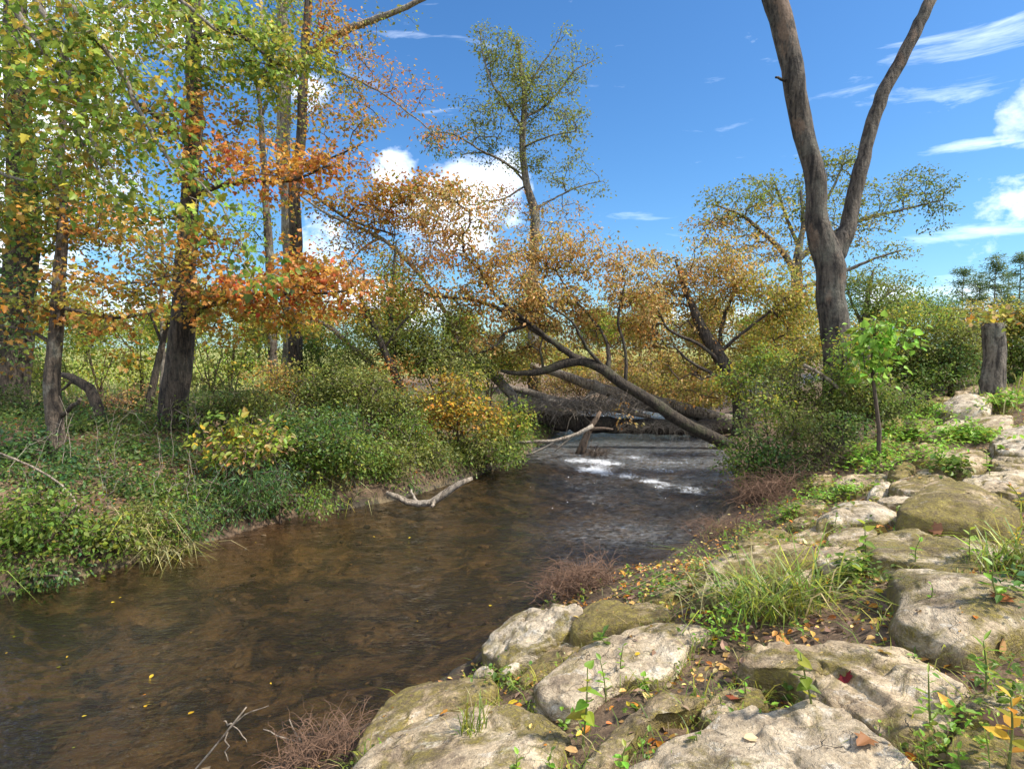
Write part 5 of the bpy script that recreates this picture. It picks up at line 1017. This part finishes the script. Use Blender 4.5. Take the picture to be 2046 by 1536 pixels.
# leaf litter on both banks
def f_lit(x, y):
    i, dl, dr = side(x, y); return np.where(~i, np.where(dl < dr, sstep(.05, .3, dl) * sstep(9, 4, dl), sstep(0, .3, dr) * sstep(6, 3, dr)) * (.35 + (q2(x, y, 1.3, 12) > 0)), 0)
g = Geo()
C = np.vstack([on_ground(14000, f_lit, -12, 3, 5, 16), on_ground(7000, f_lit, -1.2, 4.2, 1.6, 8), on_ground(2500, f_lit, 3, 10, 5, 13)])
n = len(C); leaves(g, C + np.array([0, 0, .012]), unit(n) * np.array([1, 1, .25]), up_normals(n, .45), .036 * np.exp(rng.normal(0, .4, n)), pcol('litter', n, .35), 'oval', .3)
C = on_ground(2600, lambda x, y: np.where(~inside(x, y) & (pdist(x, y, RB) < 6), .6, 0), -1.2, 8, 1.6, 11)
D = [drop(c[0], c[1]) for c in C]; k = [i for i, (a, b) in enumerate(D) if a is not None and b[2] > .75 and fbm(a[None] * 3, 3, 5)[0] > .06]
C = np.array([D[i][0] + D[i][1] * .008 for i in k]); nn = np.array([D[i][1] for i in k]); n = len(C); dv = unit(n); dv -= nn * (dv * nn).sum(1)[:, None]
leaves(g, C, dv, nn + rng.normal(0, .2, (n, 3)), .022 * np.exp(rng.normal(0, .5, n)), pcol('litter', n, .35), 'oval', .3)
stuffobj('leaf_litter', 'brown fallen leaves covering the soil', g, 'litter')
# twigs lying on the soil
g = Geo()
C = on_ground(420, lambda x, y: np.where(~inside(x, y) & (pdist(x, y, RB) < 4), 1., 0), -1, 6, 1.6, 9)
for c in C:
    dv = unit(1)[0] * np.array([1, 1, .3]); L = rng.uniform(.05, .22)
    tube(g, np.array([c + [0, 0, .012], c + dv * L * .5 + [0, 0, .02] + rng.normal(0, .01, 3), c + dv * L + [0, 0, .012]]), [.0025, .002, .001], 4, 0, False)
stuffobj('twig_litter', 'small dry twigs lying on the soil between boulders', g, 'twig_dry')
# dead stalks and vines standing in the left bank growth
g = Geo()
C = on_ground(230, lambda x, y: np.where(~inside(x, y) & (pdist(x, y, LB) < 3.2), .8, 0), -9, 2, 5, 17)
for c in C:
    L = rng.uniform(.35, 1.1); h = unit(1)[0] * np.array([1, 1, 0]); s = np.linspace(0, 1, 8)[:, None]; b_ = rng.uniform(.1, .8)
    P = c + np.array([0, 0, 1]) * L * (s - .35 * b_ * s * s) + h * L * b_ * s * s + rng.normal(0, .012, (8, 3)); tube(g, P, np.linspace(.005, .0018, 8), 4, 0, False)
    for q in range(3):
        i = rng.integers(3, 7); e = unit(1)[0]; e[2] = abs(e[2]); tube(g, np.array([P[i], P[i] + e * .07, P[i] + e * .15 + rng.normal(0, .02, 3)]), [.0025, .002, .001], 3, 0, False)
stuffobj('dead_stalks', 'pale dead weed stalks poking out of the left bank bushes', g, 'twig_pale')
# streambed cobbles
g = Geo(); C = on_ground(900, lambda x, y: np.where(inside(x, y) & (np.minimum(pdist(x, y, LB), pdist(x, y, RB)) > .1), .4 + (q2(x, y, .6, 21) > 0), 0), -6, 4, 3, 10.5)
uu, vv = np.meshgrid(np.linspace(0, 2 * math.pi, 9)[:-1], np.linspace(-1.2, 1.2, 5)); sp = np.stack([np.cos(vv) * np.cos(uu), np.cos(vv) * np.sin(uu), np.sin(vv)], -1).reshape(-1, 3)
i = np.arange(4)[:, None] * 8; j = np.arange(8)[None]; Qs = np.stack([i + j, i + (j + 1) % 8, i + 8 + (j + 1) % 8, i + 8 + j], -1).reshape(-1, 4)
top = np.array([np.arange(32, 40)])
cc = np.array([(.14, .10, .06), (.09, .075, .05), (.20, .145, .085), (.075, .065, .05), (.17, .14, .10)])
for c in C:
    s = .017 * math.exp(rng.normal(0, .6)); a = rng.random() * 6.28; ca, sa = math.cos(a), math.sin(a)
    V = sp * s * np.array([1, .7, .42]) * (1 + rng.normal(0, .09, (len(sp), 1))); V = V @ np.array([[ca, sa, 0], [-sa, ca, 0], [0, 0, 1]]) + c + [0, 0, s * .1]
    g.add(V, [Qs, top], cc[rng.integers(5)] * math.exp(rng.normal(0, .2)))
stuffobj('streambed_stones', 'brown and grey cobbles under the shallow water', g, 'litter')
# bright ground cover on the right bank, patches as in the photo
g = Geo()
for px, py, rx, ry, n, pal, ls in [(1735, 925, 95, 26, 330, 'bright', .06), (1800, 872, 50, 18, 230, 'bright', .06), (1920, 876, 75, 18, 330, 'bright', .065), (1855, 832, 62, 20, 260, 'bright', .06), (2010, 805, 50, 20, 220, 'bright', .07), (1900, 945, 36, 14, 120, 'g', .065), (1690, 992, 40, 12, 110, 'bright', .05),
                              (1710, 1168, 42, 26, 110, 'g', .045), (1320, 1185, 60, 20, 110, 'g', .035), (1640, 1000, 50, 20, 90, 'g', .045), (1460, 1215, 60, 30, 90, 'g', .035), (2030, 1190, 20, 40, 40, 'dg', .04), (1575, 1040, 30, 12, 60, 'bright', .04), (2020, 1420, 60, 40, 70, 'g', .03), (1900, 1500, 60, 30, 50, 'bright', .028), (1310, 1290, 40, 20, 0, 'g', .03), (1430, 1280, 40, 20, 50, 'bright', .03), (1600, 975, 60, 14, 120, 'g', .045), (1560, 1030, 50, 20, 120, 'g', .04), (1500, 1075, 40, 14, 90, 'g', .035), (1630, 1000, 60, 12, 110, 'bright', .04), (1870, 915, 60, 14, 120, 'bright', .05), (1960, 880, 40, 10, 90, 'bright', .05), (1380, 1150, 40, 14, 80, 'g', .03), (1760, 905, 60, 16, 160, 'bright', .05), (1000, 1375, 26, 20, 40, 'g', .03), (1570, 1500, 30, 10, 0, 'g', .03)]:
    n = int(n * .5)
    if n == 0: continue
    P = np.array([surf(px + rng.normal(0, rx * .5), py + rng.normal(0, ry * .5))[0] for _ in range(n)])
    lf = 4; C = np.repeat(P, lf, 0) + rng.normal(0, 1, (n * lf, 3)) * np.array([.05, .05, .02]) + np.array([0, 0, 1]) * rng.uniform(.02, .16, (n * lf, 1))
    leaves(g, C, unit(n * lf) * np.array([1, 1, .35]), up_normals(n * lf, .35), ls * np.exp(rng.normal(0, .25, n * lf)), pcol(pal, n * lf), 'oval')
stuffobj('ground_cover', 'bright green low weeds creeping between the boulders', g, 'leaf')
# tiny weeds and moss sprigs scattered in the cracks
g = Geo()
for o_ in RIM:
    m_ = len(o_); k_ = rng.integers(0, m_, int(m_ * .9)); k_ = k_[fbm(np.column_stack([o_[k_] * 2.2, 0 * k_]), 2, 41) > -.05]
    xy = o_[k_] + rng.normal(0, .022, (len(k_), 2)); z_ = height(xy[:, 0], xy[:, 1])
    blades(g, np.column_stack([xy, z_]), .10, .0022, 'grass', .8, .9)
    q_ = rng.random(len(xy)) < .35; c_ = np.repeat(np.column_stack([xy[q_], z_[q_]]), 4, 0); n_ = len(c_)
    if n_: leaves(g, c_ + rng.normal(0, 1, (n_, 3)) * .02 + np.array([0, 0, 1]) * rng.uniform(0, .07, (n_, 1)), unit(n_), up_normals(n_, .4), .020 * np.exp(rng.normal(0, .3, n_)), pcol('grass', n_), 'oval')
P = on_ground(420, lambda x, y: np.where(~inside(x, y) & (pdist(x, y, RB) < 5.5) & (pdist(x, y, RB) > .1), .5, 0), -.8, 8, 1.8, 11)
for c in P:
    n = rng.integers(4, 11); hh = rng.uniform(.03, .12)
    leaves(g, c + np.column_stack([rng.normal(0, .02, (n, 2)), rng.uniform(.01, hh, n)]), unit(n) * np.array([1, 1, .5]) + [0, 0, .3], up_normals(n, .4), rng.uniform(.02, .045), pcol(['bright', 'g', 'yg'][rng.integers(3)], n), 'oval')
C = on_ground(2500, lambda x, y: np.where(~inside(x, y) & (pdist(x, y, RB) < 5) & (q2(x, y, 1.1, 33) > .05), .7, 0), -.8, 7, 1.8, 10); blades(g, C, .10, .0022, 'grass', .7, .7)
stuffobj('crack_weeds', 'tiny weeds and grass blades in the cracks between boulders', g, 'leaf')
# ------------------------------------------------ single seedlings on the rock bank
def weed(label, bx, by, tx, ty, nl, ls, shape='oval', pal='bright', spread=1.0, off=.06, big=None, d=None):
    b = surf(bx, by)[0]; d = float(np.dot(b - CAM, FW)); t = at(tx, ty, d - .02)
    o = root('seedling', b, label, 'weed', 'seedlings on the rock bank')
    P = crom(np.array([b - [0, 0, .1], b, (b + t) / 2 + rng.normal(0, .01, 3), t]), 10)
    g = Geo(); H = np.linalg.norm(t - b); tube(g, P, np.linspace(.0045, .002, 10) * (1 + H), 6, 0); g.obj('stem', M['stem'], o, b)
    gl = Geo(); f = np.linspace(.28, 1, nl); C = np.array([P[3 + int(6 * v)] for v in f]) + rng.normal(0, .002, (nl, 3)); a = np.arange(nl) * 2.4 + rng.random()
    D = np.stack([np.cos(a), np.sin(a), .35 + .8 * (f > .85) - .5 * (shape == 'heart')], 1)
    sz = ls * (1.15 - .45 * f) * np.exp(rng.normal(0, .12, nl)); leaves(gl, C, D, up_normals(nl, .25), sz, pcol(pal, nl, .14), shape, .12)
    gl.obj('foliage', M['leaf'], o, b, smooth=False); return o
weed('tall thin seedling with a drooping leaf pair in front of the pale slab', 1164, 1495, 1174, 1332, 9, .075, 'heart', 'lg')
weed('pale lime seedling growing beside the long smooth slab', 1210, 1388, 1199, 1318, 7, .05)
weed('small lime sprig on the middle of the long smooth slab', 1240, 1335, 1245, 1290, 6, .035, off=.2)
weed('broad leaved woody seedling standing on the wide layered slab', 1621, 1405, 1598, 1302, 10, .062, 'heart', 'g', off=.12)
weed('spiky bright green shoot below the big rounded boulder', 1969, 1385, 1965, 1280, 14, .075, 'lance')
weed('upright lime seedling on top of the big rounded boulder', 1993, 1200, 1985, 1118, 8, .07, off=.3)
weed('lime seedling on the flat mossy shouldered slab', 1938, 1118, 1938, 1058, 8, .07, off=.2)
weed('round leaved lime seedling left of the mossy humped boulder', 1731, 1122, 1728, 1045, 7, .075, 'heart')
weed('pale seedling at the water edge above the brown sloping stone', 1465, 1112, 1450, 1062, 8, .065)
weed('thin seedling at the mossy left shoulder of the flat slab', 1829, 1122, 1840, 1075, 7, .05, off=.2)
weed('bright seedling above the left end of the layered slab', 1465, 1268, 1460, 1222, 8, .06)
weed('leafy sprig hanging at the corner of the layered slab', 1490, 1302, 1492, 1255, 9, .045)
weed('tall seedling in the bottom corner left of yellow leaves', 1860, 1455, 1855, 1345, 9, .06, 'lance', 'lg')
weed('spiky bright shoot at the bottom edge by the notched slab', 1850, 1545, 1845, 1480, 12, .06, 'lance')
weed('short lime sprout at the bottom edge in the corner weeds', 1920, 1545, 1915, 1495, 9, .045)
weed('yellowing tall weed at the bottom right corner', 2015, 1535, 2020, 1392, 10, .075, 'oval', 'yel')
weed('lime seedling cut by the bottom edge near the curved tan rim', 1252, 1548, 1250, 1490, 7, .05)
weed('narrow lime sprout rising over the broad bottom boulder', 1108, 1538, 1103, 1498, 6, .045, off=.15)
weed('short bright sprig at the bottom edge of the broad boulder', 1036, 1540, 1034, 1508, 7, .04, off=.15)
weed('dark green rosette between ochre hump and pale slab', 1207, 1282, 1205, 1262, 9, .075, 'oval', 'g')
weed('low round leaved weed on the soil by the curved tan rim', 1285, 1368, 1285, 1350, 9, .045, 'heart')
weed('heart leaved weed below the woody seedling', 1577, 1392, 1575, 1374, 6, .045, 'heart', 'g')
weed('tiny sprig on the bare soil left of the layered slab', 1490, 1385, 1487, 1356, 6, .04)
weed('little lime weed on the soil behind the bottom slab', 1440, 1405, 1436, 1388, 5, .03)
weed('single round leaf at the rim of the bottom slab', 1388, 1478, 1390, 1462, 3, .05, 'heart', 'g')
weed('tiny lime sprig on the big rounded boulder crown', 1862, 1192, 1862, 1168, 5, .03, off=.3)
weed('yellow leaved sapling leaning in from the right edge', 2050, 1110, 2030, 1055, 10, .08, 'oval', 'yel', off=.2)
weed('yellow green weed leaning over the wide right edge slab', 2050, 1030, 2020, 970, 12, .07, 'oval', 'yel', off=.3)
weed('small bright shrublet in front of the white block', 1978, 948, 1972, 902, 12, .06)
weed('lime seedling before the bright white block', 1945, 850, 1940, 835, 6, .06)
weed('pale leaved weed near the lumpy white boulder front', 1668, 1058, 1672, 1028, 9, .05, 'oval', 'yg')
weed('trailing round leaves at the water edge under dark shrub', 1490, 985, 1470, 950, 8, .06, 'heart', 'bright')
# ------------------------------------------------ single fallen leaves
def fallen(name, label, px, py, size, shape, col, off, group, tilt=.3):
    p, nr = surf(px, py); p = p + nr * .012; g = Geo(); a = rng.random() * 6.28; dv = np.array([math.cos(a), math.sin(a), 0]); dv = dv - nr * np.dot(dv, nr)
    nn = nr + rng.normal(0, tilt * .5, 3); leaves(g, np.array([[0, 0, 0.0]]), dv[None], (nn / np.linalg.norm(nn))[None], size, np.array([col]), shape, .2)
    o = g.obj(name, M['litter'], None, None, smooth=False); o.location = p; tag(o, label, 'leaf', group); return o
GF = 'fallen leaves on the rock bank'
for lab, px, py, s, sh, c, off in [
    ('orange brown lobed leaf under the mossy humped boulder', 1885, 1058, .11, 'maple', (.26, .12, .06), .16), ('golden leaf at the left end of the layered slab', 1426, 1288, .085, 'oval', (.62, .36, .03), .06),
    ('dark red leaf lying on the wide layered slab', 1699, 1365, .075, 'maple', (.16, .02, .02), .27), ('yellow oval leaf stuck on the right of the layered slab', 1780, 1313, .07, 'oval', (.30, .22, .06), .27),
    ('pale curled leaf on the big bottom slab', 1485, 1478, .07, 'oval', (.55, .40, .22), .25), ('brown leaf resting on the long smooth slab', 1305, 1300, .06, 'oval', (.22, .13, .08), .27),
    ('rust leaf lying on the rounded boulder by the frame edge', 2000, 1205, .10, 'maple', (.30, .11, .04), .45), ('orange leaf in the soil gap beside the bottom slab', 1738, 1480, .075, 'maple', (.26, .12, .05), .1),
    ('amber leaf in the corner weeds', 1905, 1430, .09, 'oval', (.6, .36, .06), .12), ('pinkish brown large leaf in the bottom right corner', 1960, 1450, .14, 'maple', (.30, .17, .12), .12),
    ('orange leaf near the foot of the tall thin seedling', 1180, 1455, .07, 'oval', (.5, .2, .03), .06), ('small orange leaf on the mossy rimmed boulder', 895, 1425, .05, 'maple', (.5, .22, .04), .33),
    ('orange speck leaf on the broad bottom boulder', 983, 1425, .04, 'oval', (.6, .25, .02), .28), ('reddish brown leaf beside the little lime weeds', 1460, 1402, .09, 'maple', (.22, .06, .03), .06), ('orange leaf at the right edge below the rounded boulder', 1990, 1300, .10, 'oval', (.35, .2, .08), .12)]:
    fallen('fallen_leaf', lab, px, py, s, sh, c, off, GF)
GW = 'leaves drifting on the stream'
for k, (px, py) in enumerate([(306, 1345), (292, 1385), (135, 1308), (28, 1270), (118, 1332), (10, 1303), (163, 1430), (243, 1192), (510, 1083), (850, 1092), (833, 1240), (979, 1210), (745, 1071), (820, 1072), (383, 1262), (290, 1411), (222, 1203), (540, 1362), (376, 1426), (150, 1490)]):
    r = ray(px, py); s = (.012 - HC) / r[2]; p = CAM + s * r; p[2] = float(waves(np.array([[p[0]]]), np.array([[p[1]]]))[0].ravel()[0]) + .008
    g = Geo(); a = rng.random() * 6.28; leaves(g, np.zeros((1, 3)), np.array([[math.cos(a), math.sin(a), .02]]), np.array([[.05, .05, 1.0]]), .032 * math.exp(rng.normal(0, .3)), pcol('yel', 1) * .7, 'oval', .08)
    o = g.obj('floating_leaf', M['litter'], None, None, smooth=False); o.location = p; tag(o, 'small yellow leaf drifting on the brown water', 'leaf', GW)
# ---------------------------------------------------------------- sky, sun, camera
SUN_EL, SUN_AZ = R(50), R(100)          # azimuth clockwise from +Y (view direction)
SV = Vector((math.sin(SUN_AZ) * math.cos(SUN_EL), math.cos(SUN_AZ) * math.cos(SUN_EL), math.sin(SUN_EL)))
sl = bpy.data.lights.new('sun', 'SUN'); sl.energy = 4.0; sl.angle = R(4); sl.color = (1, .93, .82)
so = bpy.data.objects.new('sun', sl); COL.objects.link(so); so.rotation_euler = SV.to_track_quat('Z', 'Y').to_euler(); so.location = (8, 4, 14)
W = bpy.data.worlds.new('World'); SC.world = W; W.use_nodes = True
class WT(NT):
    def __init__(s, t): s.t = t
wt = WT(W.node_tree); W.node_tree.nodes.clear()
sky = wt.n('TexSky', {'sky_type': 'NISHITA', 'sun_disc': False, 'sun_elevation': SUN_EL, 'sun_rotation': SUN_AZ, 'air_density': 1.0, 'dust_density': .6, 'ozone_density': 2.5})
dirv = wt.n('TexCoord').outputs[0]
def cloud(px, py, rx, ry, amp):
    c = ray(px, py); c = c / np.linalg.norm(c)
    x = np.array([c[1], -c[0], 0]); x /= np.linalg.norm(x); z = np.cross(x, c)
    dx = wt.n('VectorMath', {'operation': 'DOT_PRODUCT'}, i0=dirv, i1=tuple(x / (rx / F))).outputs['Value']
    dz = wt.n('VectorMath', {'operation': 'DOT_PRODUCT'}, i0=dirv, i1=tuple(z / (ry / F))).outputs['Value']
    df = wt.n('VectorMath', {'operation': 'DOT_PRODUCT'}, i0=dirv, i1=tuple(c)).outputs['Value']
    r2 = wt.math('ADD', wt.math('MULTIPLY', dx, dx), wt.math('MULTIPLY', dz, dz))
    v = wt.math('MULTIPLY', wt.math('SUBTRACT', 1.0, r2, False), amp)
    v = wt.math('MAXIMUM', v, 0.0)
    return wt.math('MULTIPLY', v, wt.math('GREATER_THAN', df, 0.0))
def total(L):
    a = L[0]
    for b in L[1:]: a = wt.math('MAXIMUM', a, b)
    return a
cum = total([cloud(*c) for c in [(890, 400, 200, 130, .72), (800, 335, 90, 75, .68), (1010, 350, 60, 80, .5), (1030, 430, 60, 60, .55), (640, 520, 110, 120, .6), (760, 600, 200, 80, .55), (90, 150, 260, 260, .58), (60, 480, 260, 150, .55), (330, 60, 120, 120, .4), (620, 170, 60, 50, .5),
                                  (2065, 235, 60, 90, .62), (2060, 422, 25, 16, .5), (1770, 590, 80, 40, .6), (1135, 10, 25, 35, .42), (250, 620, 200, 70, .5), (1940, 360, 30, 18, .3), (1430, 640, 150, 40, .4), (-400, 300, 500, 400, .6), (2700, 400, 500, 250, .55)]])
n1 = wt.noise(wt.n('Mapping', None, Vector=dirv, Scale=(1, 1, 1.5)).outputs[0], 7.0, 8, .6, .15)
cm = wt.ramp(wt.math('ADD', n1, wt.math('MULTIPLY', cum, .62)), [(.70, (0, 0, 0)), (.94, (1, 1, 1))])
# unseen cloud behind and beside the viewer, widened to raise the ambient light
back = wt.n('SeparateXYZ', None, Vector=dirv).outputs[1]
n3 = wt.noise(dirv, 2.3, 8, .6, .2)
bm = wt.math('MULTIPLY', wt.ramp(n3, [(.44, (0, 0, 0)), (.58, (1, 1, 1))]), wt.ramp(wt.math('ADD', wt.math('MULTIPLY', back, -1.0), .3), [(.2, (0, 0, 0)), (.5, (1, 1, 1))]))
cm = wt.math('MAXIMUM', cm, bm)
# thin streaks
ci = total([cloud(*c) for c in [(1900, 120, 170, 80, .28), (1930, 292, 100, 12, .75), (2000, 458, 110, 16, .75), (1740, 180, 120, 70, .2), (1860, 490, 160, 40, .4), (1950, 560, 150, 40, .4), (150, 560, 300, 60, .5)]])
n2 = wt.noise(wt.n('Mapping', None, Vector=dirv, Rotation=(0, R(-28), 0), Scale=(2.0, 2, 12)).outputs[0], 3.2, 6, .62, .5)
cs = wt.math('MULTIPLY', wt.ramp(wt.math('ADD', n2, wt.math('MULTIPLY', ci, .35)), [(.63, (0, 0, 0)), (1.0, (1, 1, 1))]), .5)
shade = wt.ramp(wt.noise(dirv, 10, 5, .6), [(.3, (6.2, 6.7, 7.6)), (.6, (9.5, 9.6, 9.8))])
skc = wt.n('HueSaturation', None, Saturation=1.14, Value=1.0, Color=sky.outputs[0]).outputs[0]
skc = wt.mix(1.0, skc, (.415, .595, .72), 'MULTIPLY')
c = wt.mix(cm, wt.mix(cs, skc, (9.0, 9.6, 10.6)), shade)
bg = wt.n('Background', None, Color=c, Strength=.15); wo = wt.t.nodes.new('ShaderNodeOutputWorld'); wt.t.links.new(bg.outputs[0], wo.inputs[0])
cd = bpy.data.cameras.new('camera'); cd.sensor_width = 36; cd.lens = F / 2046 * 36; cd.clip_start = .05; cd.clip_end = 3000
co = bpy.data.objects.new('camera', cd); COL.objects.link(co); co.location = tuple(CAM); co.rotation_euler = (R(90) - PIT, 0, 0); SC.camera = co
SC.render.engine = 'CYCLES'
cy = SC.cycles; cy.max_bounces = 8; cy.diffuse_bounces = 3; cy.glossy_bounces = 2; cy.transmission_bounces = 3; cy.transparent_max_bounces = 12; cy.caustics_reflective = False; cy.caustics_refractive = False
cy.use_denoising = True
vs = SC.view_settings; vs.view_transform = 'Standard'; vs.look = 'None'; vs.exposure = 0.85; vs.gamma = 1
